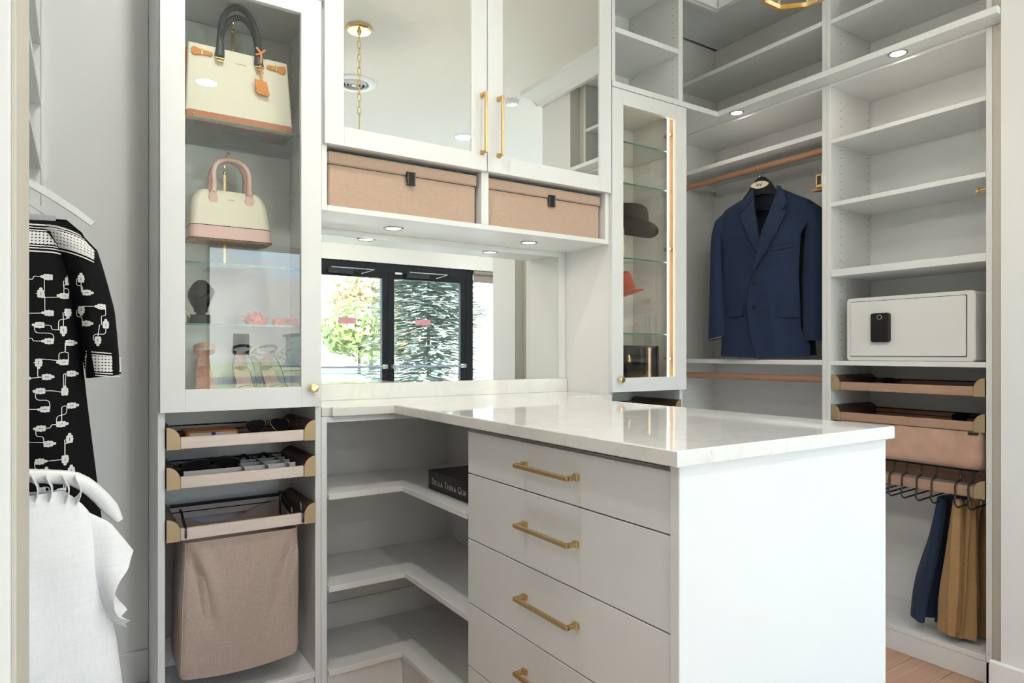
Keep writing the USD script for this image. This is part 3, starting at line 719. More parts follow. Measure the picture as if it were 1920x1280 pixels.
# creases that fall from the hung corners
for R in rings:
    for p in R:
        if p[1] < 2.06:
            for cx, sl in ((0.245, 0.36), (0.545, -0.42)):
                ln = cx + sl * (0.56 - p[2]) * 0.75
                dd = (p[0] - ln) / 0.016
                p[1] += 0.026 * math.exp(-dd * dd) * min(1, (0.56 - p[2]) / 0.08) * max(0, 1 - (0.56 - p[2]) / 0.26)
                dd = (p[0] - ln - .02) / 0.022
                p[1] -= 0.018 * math.exp(-dd * dd) * min(1, (0.56 - p[2]) / 0.08) * max(0, 1 - (0.56 - p[2]) / 0.26)
bt = rings[0].copy(); ctr = bt.mean(0)
top = rings[-1]
def inner(R, k, dz): c = R.mean(0); q = c + (R - c) * k; q[:, 2] = R[:, 2] + dz; return q
def backdip(R):
    q = R.copy(); f = np.clip((q[:, 1] - 2.07) / 0.18, 0, 1)
    q[:, 2] += f * (0.045 - 0.055 * np.exp(-((q[:, 0] - 0.36) / 0.11) ** 2)); return q
top2 = backdip(top + np.array([0, 0, 0.004]))
allr = [ctr + (bt - ctr) * 0.02, ctr + (bt - ctr) * 0.6] + rings + [top2, inner(top2, .985, 0.0), inner(backdip(rings[-12]), .972, 0), inner(rings[14], .95, 0), inner(bt, .9, .006), inner(bt, .02, .006)]
part('bag_body', MB().loft(allr), HAMPF, lb, 50)
def ring_at(z, k):  # seam along the front corner
    i = int(np.clip((z - 0.19) / 0.372 * 59, 0, 59)); return rings[i][k]
k0 = int(np.argmin([(p[0] - 0.2) + (p[1]) for p in rings[28]]))
part('seam', MB().tube(np.array([R[k0] + np.array([-.0005, -.0012, 0]) for R in rings]), 0.0018, 6), HAMPF, lb, 50)
HF = (-0.3925, -2.012, -0.577)
hk = MB().tube([(0.222, 2.245, 0.628), (0.565, 2.245, 0.628)], 0.0042, 8)
part('back_bar', hk.move(HF), BLACKM, hfm, 40)
for x, y0, y1 in ((0.238, 2.016, 2.14), (0.545, 2.10, 2.245), (0.556, 2.016, 2.05)):
    P = spline([(x, y1, 0.632), (x, y1 - .01, 0.636), (x, (y0 + y1) / 2, 0.625), (x, y0 + .012, 0.614), (x, y0 - .006, 0.606), (x, y0 - .007, 0.592), (x, y0 - .004, 0.585)], 14)
    part('bag_hook', MB().strip(P, 0.009, 0.005, up=(1, 0, 0)).move(HF), BLACKM, hfm, 40)
for x in (0.545,):
    part('bag_hook', MB().strip(spline([(x, 2.24, .628), (x, 2.236, .60), (x, 2.232, .565)], 6), 0.010, 0.005, up=(1, 0, 0)).move(HF), BLACKM, hfm, 40)

# suede bin
sbn = thing('storage_bin', 'soft tan suede bin hanging under the brown tray', 'storage bin', (2.63, 1.24, 0.7))
R = []
for t in np.linspace(0, 1, 12):
    z = 0.701 + 0.128 * t; i = 0.012 * max(0, 1 - t * 6) ** 1.5
    g = bag_ring(2.498 + i, 2.765 - i, 0.984 + i - .002 * math.sin(t * PI), 1.494 - i, z, 0.02, bulge=0.012 * math.sin(t * PI))
    R.append(g)
c = R[0].mean(0)
part('bin_body', MB().loft([c + (R[0] - c) * .02, c + (R[0] - c) * .7] + R + [inner(R[-1], .985, 0), inner(R[0], .96, .006), inner(R[0], .02, .006)]), SUEDE, sbn, 50)
for y0 in (0.99, 1.462): part('bin_clip', box(2.492, 2.5, y0, y0 + .03, 0.820, 0.8285), BLACKM, sbn)

# trouser rack
tr = thing('trouser_rack', 'pull-out brown trouser rack with black wire hangers under the suede bin', 'trouser rack', (2.507, 1.2405, 0.607), -90, local=True)
for s in (-1, 1):
    r = part('side_rail', MB().prism(shapely.geometry.polygon.orient(Polygon(cap_profile(0.534, s, 0.002))), 'y', 0, .275, .0008), DARKW, tr, 35)
    part('end_cap', MB().prism(shapely.geometry.polygon.orient(Polygon(cap_profile(0.534, s))), 'y', -.0035, 0, .0006), BRONZE, r)
part('front_rail', box(-.2325, .2325, 0, .012, 0.001, 0.038, .0015), TAUPE_UNLIT, tr)
part('back_rail', box(-.2325, .2325, .262, .275, 0.001, 0.05, .0015), TAUPE_UNLIT, tr)
part('hanger_bar', MB().tube([(-.2325, .030, .086), (.2325, .030, .086)], .004, 8), BLACKM, tr, 40)
for k, yy in enumerate((1.455, 1.425, 1.39, 1.35, 1.315, 1.28, 1.235, 1.185, 1.135, 1.06, 1.02)):
    x = -(yy - 1.2405)
    P = spline([(x, .030, .086), (x, .029, .060), (x, .018, .046), (x, .0, .0435), (x, -.007, .036), (x, -.007, .006), (x + .002, -.016, -.014), (x + .007, -.026, -.026), (x + .012, -.024, -.034), (x + .014, -.010, -.036), (x + .014, .04, -.034), (x + .014, .14, -.031), (x + .014, .25, -.028)], 60)
    part('wire_hanger', MB().tube(P, 0.0031, 6), BLACKM, tr, 40)

# eyewear
def glasses(name, label, loc, rz, tilt, w, lens, frame, thick, gold):
    t = thing(name, label, 'sunglasses', loc, rz, local=True)
    R = rotm((1, 0, 0), tilt)
    for s in (-1, 1):
        c = np.array([s * w * 0.27, 0, 0])
        g = np.linspace(0, 2 * PI, 29)[:-1]
        o = np.stack([w * 0.215 * np.cos(g) * (1 + .08 * np.sin(g)), np.zeros(28), lens * (np.sin(g) + 0.16 * np.cos(2 * g) - .1 * s * np.cos(g))], 1) + c
        o[:, 1] = 0.9 * (o[:, 0] ** 2)
        o = o @ R.T
        l = MB().loft([o, o + np.array([0, .0015, 0])])
        le = part('lens', l, LENS, t, 30)
        part('rim', MB().tube(o, thick, 6, closed=True), frame, le, 40)
        e0 = np.array([s * w * .485, 0.9 * (w * .48) ** 2, lens * .45]) @ R.T
        part('temple', MB().tube(spline([e0, e0 + [s * .004, .012, -.001], e0 + [-s * w * .3, .024, -.004], e0 + [-s * w * .8, .03, -.008]], 14), thick * 1.05, 6), frame, t, 40)
    part('bridge', MB().tube(spline([np.array([-w * .07, .0005, lens * .5]) @ R.T, np.array([0, -.001, lens * .62]) @ R.T, np.array([w * .07, .0005, lens * .5]) @ R.T], 9), thick, 6), frame, t, 40)
    return t
glasses('sunglasses', 'black aviator sunglasses with thin gold rims lying by the card box', (0.489, 2.155, 0.868), 4, -24, 0.138, 0.023, GOLD, 0.0010, True)
glasses('sunglasses', 'bulky black sunglasses lying among the felt compartments', (0.322, 2.12, 0.763), 8, -28, 0.165, 0.024, BLACKP, 0.0030, False)
glasses('sunglasses', 'black sunglasses in the brown tray directly under the safe', (2.62, 1.38, 0.984), -90, -38, 0.14, 0.020, BLACKP, 0.0022, False)
glasses('sunglasses', 'second black pair of sunglasses in the tray above the suede bin, nearer the wall end', (2.63, 1.06, 0.866), -90, -38, 0.14, 0.020, BLACKP, 0.0022, False)
ob = thing('card_box', 'orange leather card box with a cream front and a blue mark', 'box', (0.325, 2.17, 0.838))
part('case', MB().box(0.250, 0.392, 2.105, 2.225, 0.8377, 0.8655, .004), ORANGE, ob)
part('cream_front', MB().box(0.259, 0.384, 2.1035, 2.1065, 0.843, 0.8605, .001), PAPER, ob)
part('blue_mark', MB().box(0.317, 0.328, 2.1020, 2.1040, 0.852, 0.862, .0005), BLUE, ob)
di = thing('drawer_insert', 'grey felt divider grid standing in the second tray', 'tray insert', (0.45, 2.16, 0.7285))
for y in (2.075, 2.145, 2.205):
    part('divider', box(0.396 if y > 2.1 else 0.24, 0.552, y, y + .003, 0.7288, 0.757, .0006), GREYF, di)
for x in (0.395, 0.462, 0.523):
    part('cross_divider', box(x, x + .003, 2.03, 2.275, 0.7288, 0.758, .0006), GREYF, di)
bm = MB(); rb = random.Random(4)
for k in range(120):
    s = trimesh.creation.icosphere(1, 0.0035); s.apply_translation((0.402 + rb.random() * .055, 2.082 + rb.random() * .05, 0.733 + rb.random() * .012)); bm.tm(s)
whole('bead_necklace', bm, TEAL, 'small heap of teal beads in a felt compartment', 'necklace', True, kind='stuff')
for x, y, lb_ in ((0.372, 2.225, 'black coiled bracelet behind the bulky sunglasses'), (0.43, 2.23, 'black coiled bracelet behind the teal beads'), (0.492, 2.235, 'black coiled bracelet nearest the brown rail in the second tray')):
    whole('bracelet', MB().tube(arc((x, y, 0.752), 0.0145, 0, 345, 25), 0.0055, 8, closed=True), BLACKP, lb_, 'bracelet', 40)

# linen boxes in the cubbies
def linen_box(label, x0, x1, tab):
    t = thing('storage_box', label, 'storage box', ((x0 + x1) / 2, 2.17, 1.5525))
    part('box_body', box(x0 + .004, x1 - .004, 2.046, 2.30, 1.5525, 1.716, .005), BOXF, t)
    l = part('lid', MB().box(x0, x1, 2.040, 2.304, 1.6885, 1.7285, .005), BOXF, t)
    tb_ = MB().box(tab - .0155, tab + .0155, 2.0335, 2.0372, 1.655, 1.700, .0012).box(tab - .0155, tab + .0155, 2.0372, 2.0398, 1.664, 1.700, .001)
    p = part('pull_tab', tb_, BLEATH, l)
    part('lid_gap', box(x0 + .002, x1 - .002, 2.0425, 2.3, 1.6865, 1.6886, .0002), HOLE, t)  # dark slab put in as the shade under the lid
    return t, tab
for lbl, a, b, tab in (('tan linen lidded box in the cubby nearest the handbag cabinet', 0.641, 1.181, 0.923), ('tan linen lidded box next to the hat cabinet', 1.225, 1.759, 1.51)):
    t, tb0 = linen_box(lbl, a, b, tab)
    sm = MB()
    for s in (-1, 1):
        for k in range(8): sm.box(tab + s * .0125 - .0005, tab + s * .0125 + .0005, 2.0328, 2.0336, 1.658 + k * .005, 1.6613 + k * .005, .0001)
    part('stitching', sm, STITCH, t, kind='stuff')

# the safe
sf = thing('safe', 'white steel safe with a black keypad on the shelf', 'safe', (2.66, 1.238, 1.064))
P = rrect(1.013, 1.463, 1.0640, 1.3085, 0.014, 5)
part('safe_body', MB().prism(P, 'x', 2.535, 2.79, .003), SAFEW, sf, 40)
part('door_gap', MB().prism(rrect(1.0385, 1.4465, 1.0805, 1.2945, .003, 2), 'x', 2.5338, 2.5349), HOLE, sf)
dr = part('safe_door', MB().prism(rrect(1.0405, 1.4445, 1.0825, 1.2925, .003, 2), 'x', 2.529, 2.5339, .0015), SAFEW, sf)
kp = part('keypad', MB().prism(rrect(1.289, 1.357, 1.1355, 1.2445, .008, 4), 'x', 2.512, 2.529, .002), BLACKP, dr)
part('sensor_ring', MB().tube(np.array([(2.5117, 1.323 + .0085 * math.cos(a), 1.229 + .0085 * math.sin(a)) for a in np.linspace(0, 2 * PI, 25)[:-1]]), .0012, 6, closed=True), CHROME, sf, 40)

# the book
bk = thing('book', 'thick black hardback with silver spine lettering on the corner shelf', 'book', (1.05, 1.77, 0.66))
part('cover', MB().box(0.932, 1.165, 1.625, 1.919, 0.6605, 0.6640, .0008).box(0.932, 1.165, 1.625, 1.919, 0.7165, 0.7200, .0008).box(0.930, 0.9335, 1.625, 1.919, 0.6605, 0.7200, .001), BLACKP, bk)
part('pages', box(0.934, 1.158, 1.63, 1.914, 0.664, 0.7165, .0003), PAPER, bk)
SILV = pbr('silver_print', (0.62, 0.62, 0.6), 0.35, 0.3)
txt = MB(); cur = 1.893
for word in ('DELLA', 'TERRA', 'QUA'):
    for i, ch in enumerate(word):
        m = meshkit.text_mesh(ch, 0.0195 if i == 0 else 0.0145, 0.0006)
        v = np.array(m.vertices); wd = v[:, 0].max() - min(0, v[:, 0].min())
        txt.add(np.stack([0.9299 - v[:, 2], cur - v[:, 0], 0.6785 + v[:, 1]], 1), np.array(m.faces)); cur -= wd + 0.0030
    cur -= 0.008
part('spine_lettering', txt, SILV, bk, kind='stuff')
# ================================================================ handbags, stands, shoes, hats
def stand(label, x, y, z0, ztop, bx0, bx1, by0, by1, yhook):
    t = thing('handbag_stand', label, 'display stand', (x, y, z0))
    part('base_plate', box(bx0, bx1, by0, by1, z0, z0 + .004, .001), STEEL, t)
    part('stem', box(x - .004, x + .004, y - .003, y + .003, z0 + .004, ztop - .045, .0008), BRASS, t)
    part('stem_cap', MB().lathe([(.005, 0), (.006, .003), (.006, .008), (.003, .011)], (x, y, ztop - .045), 12), GOLD, t, 40)
    P = spline([(x, y, ztop - .034), (x, y - .002, ztop - .012), (x, (y + yhook) / 2, ztop + .006), (x, yhook - .008, ztop + .004), (x, yhook - .014, ztop - .012)], 16)
    part('hook', MB().strip(P, 0.008, 0.003, up=(1, 0, 0)), GOLD, t, 40)
    return t
stand('brass stand behind the cream and orange handbag', 0.3975, 2.225, 1.7622, 2.150, 0.351, 0.467, 2.14, 2.28, 2.135)
stand('brass stand carrying the pink-trimmed handbag', 0.3745, 2.235, 1.3532, 1.700, 0.32, 0.43, 2.16, 2.285, 2.175)

b1 = thing('handbag', 'structured cream handbag with orange straps and dark slate handles', 'handbag', (0.398, 2.15, 1.7625))
Yf, Yk = 2.098, 2.205
def trap(z): t = (z - 1.80) / 0.202; return 0.2475 + 0.008 * t, 0.5495 - 0.011 * t
def bagring(z, y0, y1, r=.006, e=0.0):
    a, b = trap(z); return np.c_[np.array(rrect(a - e, b + e, y0, y1, r, 3)), np.full(16, z)]
yy = lambda z: Yf + 0.020 * (z - 1.80) / 0.2
yk = lambda z: Yk - 0.022 * (z - 1.80) / 0.2
zs = np.linspace(1.795, 2.0, 9)
part('body', MB().loft([bagring(z, yy(z), yk(z)) for z in zs] + [inner(bagring(1.9995, yy(2), yk(2)), .96, 0), inner(bagring(1.96, yy(2), yk(2)), .94, 0)]), CREAM, b1, 40)
part('base', MB().loft([bagring(z, Yf - .0006 + i, Yk + .0006 - i, .008, .0006 - i) for z, i in ((1.7665, .006), (1.769, .0015), (1.776, 0), (1.7985, 0), (1.799, .003))]), RUST, b1, 40)
for s in (0, 1):
    P = [trap(z)[s] for z in (1.80, 1.995)]
    sg = -1 if s == 0 else 1
    part('gusset', MB().loft([[(P[0] + sg * .0002, Yf + .012, 1.801), (P[0] + sg * .011, (Yf + Yk) / 2, 1.801), (P[0] + sg * .0002, Yk - .010, 1.801), (P[0] - sg * .004, (Yf + Yk) / 2, 1.801)],
                              [(P[1] + sg * .0002, Yf + .03, 1.99), (P[1] + sg * .014, (Yf + Yk) / 2, 1.975), (P[1] + sg * .0002, Yk - .03, 1.99), (P[1] - sg * .004, (Yf + Yk) / 2, 1.99)]]), ORANGE, b1, 20)
for x in (0.268, 0.528):
    for y_ in (2.112, 2.19): part('foot_stud', MB().lathe([(.0045, 0), (.0045, -.002), (.003, -.004)], (x, y_, 1.767), 10), GOLD, b1, 40)
for x in (0.268, 0.528): part('stud', MB().lathe([(.004, 0), (.004, -.002), (.002, -.0035)], (x, Yf - .0004, 1.786), 10, 'y'), GOLD, b1, 40)
def handle(parent, x0, x1, y, z0, ztop, r, col, thick, n=40, lean=0.0):
    xc = (x0 + x1) / 2; h = (x1 - x0) / 2
    P = [(x0, y, z0), (x0 + .002, y, z0 + .035)] + [(xc - h * .97 * math.cos(a), y + lean * math.sin(a), z0 + .05 + (ztop - z0 - .05) * math.sin(a) ** .85) for a in np.linspace(.12, PI - .12, 15)] + [(x1 - .002, y, z0 + .035), (x1, y, z0)]
    P = spline(P, n); zz = np.clip((P[:, 2] - z0) / 0.07, 0, 1)
    return part('handle', MB().tube(P, r + (thick - r) * (1 - zz) ** 1.2, 12), col, parent, 40)
for y_, dx in ((yy(1.99) - .004, 0.0), (yk(1.99) + .001, 0.012)):
    hnd = handle(b1, 0.340 + dx, 0.452 + dx, y_, 1.972, 2.138 - (0.006 if dx else 0), 0.0084, SLATE, 0.0145, lean=.012 if dx == 0 else -.012)
    if dx == 0:
        for x in (0.340, 0.452): part('buckle', MB().box(x - .0125, x + .0125, y_ - .014, y_ - .004, 1.962, 1.9665, .001).box(x - .0095, x + .0095, y_ - .012, y_ - .004, 1.955, 1.959, .001), GOLD, hnd)
def belt(cx, z, s, slope=0.0):
    y_ = yy(z) - .0035
    P = [(-.029, .007), (-.026, .0075), (-.0255, .0115), (-.020, .0125), (-.010, .0095), (-.003, .0068), (.022, .0068), (.028, .004), (.028, -.004), (.022, -.0068), (-.003, -.0068), (-.010, -.0095), (-.020, -.0125), (-.0255, -.0115), (-.026, -.0075), (-.029, -.007)]
    P = [(cx + s * a, z + b) for a, b in P]
    p = part('belt_tab', MB().prism(shapely.geometry.polygon.orient(Polygon(P)), 'y', y_ - .002, y_ + .003, .0008), ORANGE, b1)
    part('loop', MB().box(cx - .003 - .001, cx + .003 - .001, y_ - .0045, y_ + .003, z - .009, z + .009, .001), GOLD, p)
    part('stud', MB().lathe([(.0022, 0), (.0022, -.0015), (.001, -.0025)], (cx + s * .017, y_ - .002, z), 8, 'y'), GOLD, p, 40)
belt(0.2935, 1.9745, 1); belt(0.503, 1.9745, -1)
part('nameplate', box(0.384, 0.416, yy(1.964) - .0012, yy(1.964) + .002, 1.9625, 1.9655, .0004), GOLD, b1)
tg = part('tag', MB().prism(shapely.geometry.polygon.orient(Polygon([(0.4365, 1.923), (0.4700, 1.9195), (0.4795, 1.882), (0.474, 1.877), (0.445, 1.879), (0.4395, 1.884)])), 'y', Yf - .006, Yf - .002, .001), ORANGE, b1)
part('tag_cord', MB().strip([(0.455, yy(1.99) - .02, 1.997), (0.454, yy(1.98) - .013, 1.965), (0.456, Yf - .006, 1.92)], .006, .002, up=(0, -1, 0)), ORANGE, tg)
part('tag_knot', MB().strip([(0.440, yy(2) - .018, 1.999), (0.452, yy(2) - .023, 2.003), (0.468, yy(2) - .018, 2.019)], .0055, .003, up=(0, -1, 0)).strip([(0.442, yy(2) - .018, 2.021), (0.452, yy(2) - .024, 2.006), (0.457, yy(2) - .020, 1.99)], .0055, .003, up=(0, -1, 0)), ORANGE, tg)

b2 = thing('handbag', 'dome-shaped cream handbag with pink base band and pink handles', 'handbag', (0.38, 2.19, 1.434))
def dome(z):
    t = np.clip((z - 1.434) / 0.158, 0, 1)
    a, b = 0.2625 + .012 * t, 0.4985 - .014 * t
    if t > .66:
        q = (t - .66) / .34; k = 0.030 * (1 - math.sqrt(max(0, 1 - q * q)))
        a += k; b -= k
    return a, b
def dring(z, y0, y1, e=0.0, r=.02):
    a, b = dome(z); r = min(r, (y1 - y0) * .45); return np.c_[np.array(rrect(a - e, b + e, y0 - e, y1 + e, r, 5)), np.full(24, z)]
dz = [1.476 + .114 * math.sin(t) for t in np.linspace(0, PI / 2, 14)]
dw = lambda z: 0.062 * (1 - 0.62 * ((z - 1.434) / .158) ** 1.6)
yc = 2.197
part('body', MB().loft([dring(z, yc - dw(z), yc + dw(z)) for z in dz]), CREAM, b2, 45)
bd = part('base_band', MB().loft([dring(z, yc - dw(z) + i, yc + dw(z) - i, .0012 - i) for z, i in ((1.4345, .005), (1.4365, .0005), (1.45, 0), (1.475, 0), (1.4758, .002))]), PINK, b2, 40)
part('bottom', MB().loft([dring(1.4338, yc - .058, yc + .058, -.003), dring(1.4362, yc - .058, yc + .058, -.003)]), TANB, b2)
for z, e in ((1.4362, .0014), (1.4764, .0010)): part('piping', MB().tube(dring(z, yc - dw(z), yc + dw(z), e), .0010, 6, closed=True), PIPING, bd, 40)
for x in (0.285, 0.475):
    for y_ in (yc - .035, yc + .035): part('foot_stud', MB().lathe([(.0038, 0), (.0038, -.002), (.002, -.0035)], (x, y_, 1.4342), 10), GOLD, b2, 40)
for sgn in (-1, 1):
    y_ = yc + sgn * .034
    hd2 = handle(b2, 0.330, 0.436, y_ + (-.001 if sgn < 0 else .001), 1.582, 1.690 + (0.004 if sgn > 0 else 0), .0076, PINK, .0088, lean=-sgn * .02)
    if sgn < 0:
        for x in (0.331, 0.435):
            zt = 1.578
            part('handle_tab', MB().prism(shapely.geometry.polygon.orient(Polygon([(x - .008, zt + .006), (x + .008, zt + .006), (x + .0135, zt - .014), (x + .010, zt - .028), (x, zt - .034), (x - .010, zt - .028), (x - .0135, zt - .014)])), 'y', yc - dw(1.56) - .0035, yc - dw(1.575) + .002, .001), PINK, hd2)
            part('ring', MB().tube(arc((x, yc - dw(1.58) - .002, 1.583), .0095, 0, 345, 22, w=(0, -.3, 1)), .0016, 6, closed=True), GOLD, hd2, 40)
part('nameplate', box(0.372, 0.391, yc - dw(1.56) - .0012, yc - dw(1.56) + .002, 1.5605, 1.5628, .0004), GOLD, b2)

# dark headpiece, clutches
hp = thing('headpiece', 'black knotted turban on a dark block stand by the coral clutches', 'headpiece', (0.293, 2.16, 1.1782))
def ell(cx, cy, z, rx, ry, n=20, tw=0.0): g = np.arange(n) * 2 * PI / n; return np.stack([cx + rx * np.cos(g) * (1 + tw * np.sin(3 * g + z * 60)), cy + ry * np.sin(g), np.full(n, z)], 1)
part('turban', MB().loft([ell(0.297 + dx, 2.165, z, rx, ry, tw=.06) for z, rx, ry, dx in ((1.216, .018, .02, 0), (1.226, .019, .022, 0), (1.24, .026, .03, -.001), (1.26, .033, .036, -.002), (1.275, .0345, .037, -.002), (1.29, .030, .034, 0), (1.303, .020, .024, 0), (1.311, .010, .012, .001), (1.313, .002, .002, .001))]), BLEATH, hp, 60)
part('fold_knot', MB().tube(spline([(0.272, 2.138, 1.25), (0.29, 2.122, 1.243), (0.315, 2.125, 1.262), (0.325, 2.14, 1.285)], 14), [.004 + .005 * math.sin(PI * k / 13) for k in range(14)], 8), BLEATH, hp, 40)
part('block_stand', MB().prism(rrect(0.262, 0.3205, 2.13, 2.20, .006, 3), 'z', 1.1784, 1.207, .002).lathe([(.014, 1.207), (.013, 1.22)], (0.297, 2.165, 0), 16), BLACKP, hp, 30)
part('gold_pin', MB().tube([(0.246, 2.125, 1.222), (0.262, 2.12, 1.198)], .0022, 6), GOLD, hp, 40)
cl = thing('clutch_bag', 'coral clutch covered with ruffled petals', 'clutch bag', (0.456, 2.17, 1.1782))
part('pouch', MB().loft([ell(0.4555, 2.17, 1.1785 + .040 * t, .034 * math.sqrt(max(.02, 1 - (2 * t - .85) ** 2 * .8)), .02) for t in np.linspace(0, 1, 9)]), CORAL, cl, 60)
rp = random.Random(5)
for k in range(44):
    a = rp.random() * 2 * PI; t = rp.random(); r = .033 * math.sqrt(max(.05, 1 - (2 * t - .85) ** 2 * .8))
    c = np.array([0.4555 + r * math.cos(a), 2.17 + r * .6 * math.sin(a), 1.181 + .036 * t]); d = np.array([math.cos(a), math.sin(a) * .7, .3 + rp.random() * .6]); d /= np.linalg.norm(d)
    s = np.cross(d, [0, 0, 1]); s /= np.linalg.norm(s); L = .008 + rp.random() * .006; w = .004 + rp.random() * .002
    m = c + d * L * .6; tp = c + d * L; nn = np.cross(d, s) * .0008
    q = np.array([c - s * w * .5, m - s * w, tp, m + s * w, c + s * w * .5])
    part('petal', MB().loft([q - nn, q + nn]), CORAL, cl)
cb2 = thing('clutch_bag', 'slim coral box clutch with a gold clasp', 'clutch bag', (0.545, 2.16, 1.1782))
part('case', MB().prism(rrect(0.507, 0.580, 1.1785, 1.2045, .006), 'y', 2.145, 2.185, .002), CORAL, cb2, 30)
part('clasp', box(0.539, 0.549, 2.1435, 2.1455, 1.192, 1.200, .0006), GOLD, cb2)

# sandals
def sandal(label, loc, rz, sole, strap, rstrap, feather):
    t = thing('sandal', label, 'sandal', loc, rz, local=True)
    ys = np.linspace(0, .185, 15)
    hz = lambda y_: .006 + .078 * np.clip((y_ - .055) / .13, 0, 1) ** 1.35
    hw = lambda y_: np.interp(y_, [0, .012, .05, .11, .16, .185], [.016, .030, .037, .024, .025, .016])
    def rg(y_, th, sc): z = hz(y_); w = hw(y_) * sc; return np.array([(-w, y_, z), (w, y_, z), (w, y_, z + th), (-w, y_, z + th)])
    part('sole', MB().loft([rg(y_, .006, 1) for y_ in ys]), strap if feather else sole, t, 40)
    part('insole', MB().loft([rg(y_, .0072, .93) for y_ in ys[:-1]]), INSOLE if feather else sole, t, 40)
    part('heel', MB().loft([ell(0, .176, .082, .017, .014, 10), ell(0, .178, .05, .009, .009, 10), ell(0, .180, .004, .006, .006, 10), ell(0, .180, 0, .006, .006, 10)]), strap if feather else sole, t, 40)
    for y_, h in ((.022, .020), (.045, .026)) if feather else ((.03, .026),):
        w = hw(np.array(y_)) + .002
        a = np.linspace(0, PI, 15)
        P = np.stack([w * np.cos(a), y_ + .012 * np.cos(a) * (1 if y_ < .03 else -1), hz(y_) + h * np.sin(a)], 1)
        part('toe_strap', MB().strip(P, .006 if feather else .012, .002, up=np.stack([np.cos(a), 0 * a, np.sin(a)], 1)), strap, t, 40)
    a = np.linspace(0, 2 * PI, 29)[:-1]
    P = np.stack([.030 * np.cos(a), .158 + .030 * np.sin(a), .142 - .012 * np.sin(a)], 1)
    part('ankle_strap', MB().strip(P, .009 if feather else .017, .002, up=np.stack([np.cos(a), np.sin(a), 0 * a], 1), closed=True), strap, t, 40)
    part('heel_counter', MB().sheet([(-.02, .082), (.02, .082), (.013, .135), (-.013, .135)], lambda u, v: (u, .186 - 18 * u * u - .0, v), .002, .006, (0, 1, 0)), INSOLE if feather else strap, t, 40)
    if feather:
        for s in (-1, 1):
            part('side_strap', MB().strip(spline([(s * .034, .06, .012), (s * .033, .10, .05), (s * .029, .14, .10), (s * .02, .165, .125)], 12), .0045, .002, up=(s, 0, .2)), strap, t, 40)
        fm, fg = MB(), MB(); rf = random.Random(11)
        for k in range(70):
            a = rf.uniform(-.9, 1.0); c = np.array([.030 * math.cos(a) * .9, .14 - .02 * rf.random(), .115 + .02 * rf.random()])
            d = np.array([math.cos(a), -.35 + rf.uniform(-.5, .4), math.sin(a) * .7 + .25]); d /= np.linalg.norm(d)
            L = rf.uniform(.022, .048); P = [c, c + d * L * .5 + [0, 0, .003], c + d * L + [0, 0, -.003]]
            (fm if k % 3 else fg).strip(P, [.0024, .0042, .0010], .0006, up=(0, -1, .3))
        part('feather_tuft', fm, FEATH, t, 40, kind='stuff')
        part('feather_tuft', fg, FEATHG, t, 40, kind='stuff')
    return t
ZS = 0.9632
sandal('nude glitter sandal on its own at the foot of the handbag cabinet', (0.305, 2.075, ZS), -4, NUDE, NUDE, .0, False)
s1 = sandal('black strappy sandal with a feather tuft, nearer the nude glitter sandal', (0.418, 2.075, ZS), -3, INSOLE, BLACKP, .0, True)
dup(s1, (0.520, 2.08, ZS), 5, 'black strappy sandal with a feather tuft, nearer the brass door knob')

# hats and the watch case in the narrow cabinet
def hat(label, c, tilt, felt, band, cr, ch, rx, ry, curl):
    t = thing('hat', label, 'hat', c, 0, local=True)
    Rm = rotm((0, 1, 0), tilt); n = 40; g = np.arange(n) * 2 * PI / n
    def rg(r, z, k=1.0, pinch=0.0): return np.stack([r * np.cos(g) * k, r * np.sin(g) * k * .88 * (1 - pinch * np.cos(g) ** 2), np.full(n, z)], 1)
    crown = [rg(cr, 0), rg(cr * .985, ch * .3), rg(cr * .94, ch * .65, pinch=.04), rg(cr * .86, ch * .93, pinch=.10), rg(cr * .74, ch, pinch=.2), rg(cr * .5, ch * .93, pinch=.3), rg(cr * .2, ch * .84), rg(.001, ch * .83)]
    for q in crown[4:]: q[:, 2] -= .010 * np.abs(np.cos(g)) * 0
    part('crown', MB().loft([rg(cr * .93, .0)] + crown).move(rot=Rm), felt, t, 50)
    def br(k, dz):
        x = (cr + (rx - cr) * k) * np.cos(g); y_ = (cr * .88 + (ry - cr * .88) * k) * np.sin(g)
        return np.stack([x, y_, dz + curl * k * k * (np.abs(np.sin(g)) ** 1.5) + curl * .35 * k * k * (-np.cos(g) * .5)], 1)
    bl = [br(k, .0012) for k in (0, .35, .7, .95, 1.0)] + [br(k, -.0016) for k in (1.0, .95, .7, .35, 0)]
    part('brim', MB().loft(bl, closed=True).move(rot=Rm), felt, t, 60)
    part('band', MB().loft([rg(cr * 1.012, .001), rg(cr * 1.006, ch * .22), rg(cr * .99, ch * .22), rg(cr * .99, .001)], closed=True).move(rot=Rm), band, t, 50)
    return t
hat('dark brown felt fedora on a thin brass stand in the narrow cabinet', (2.036, 2.165, 1.640), 7, FELTB, FELTB, .086, .106, .136, .112, .020)
hat('rust red felt fedora on the glass shelf below the brown one', (1.968, 2.165, 1.345), -14, FELTR, pbr('rust_band', (0.42, 0.12, 0.085), 0.6), .082, .098, .120, .105, .018)
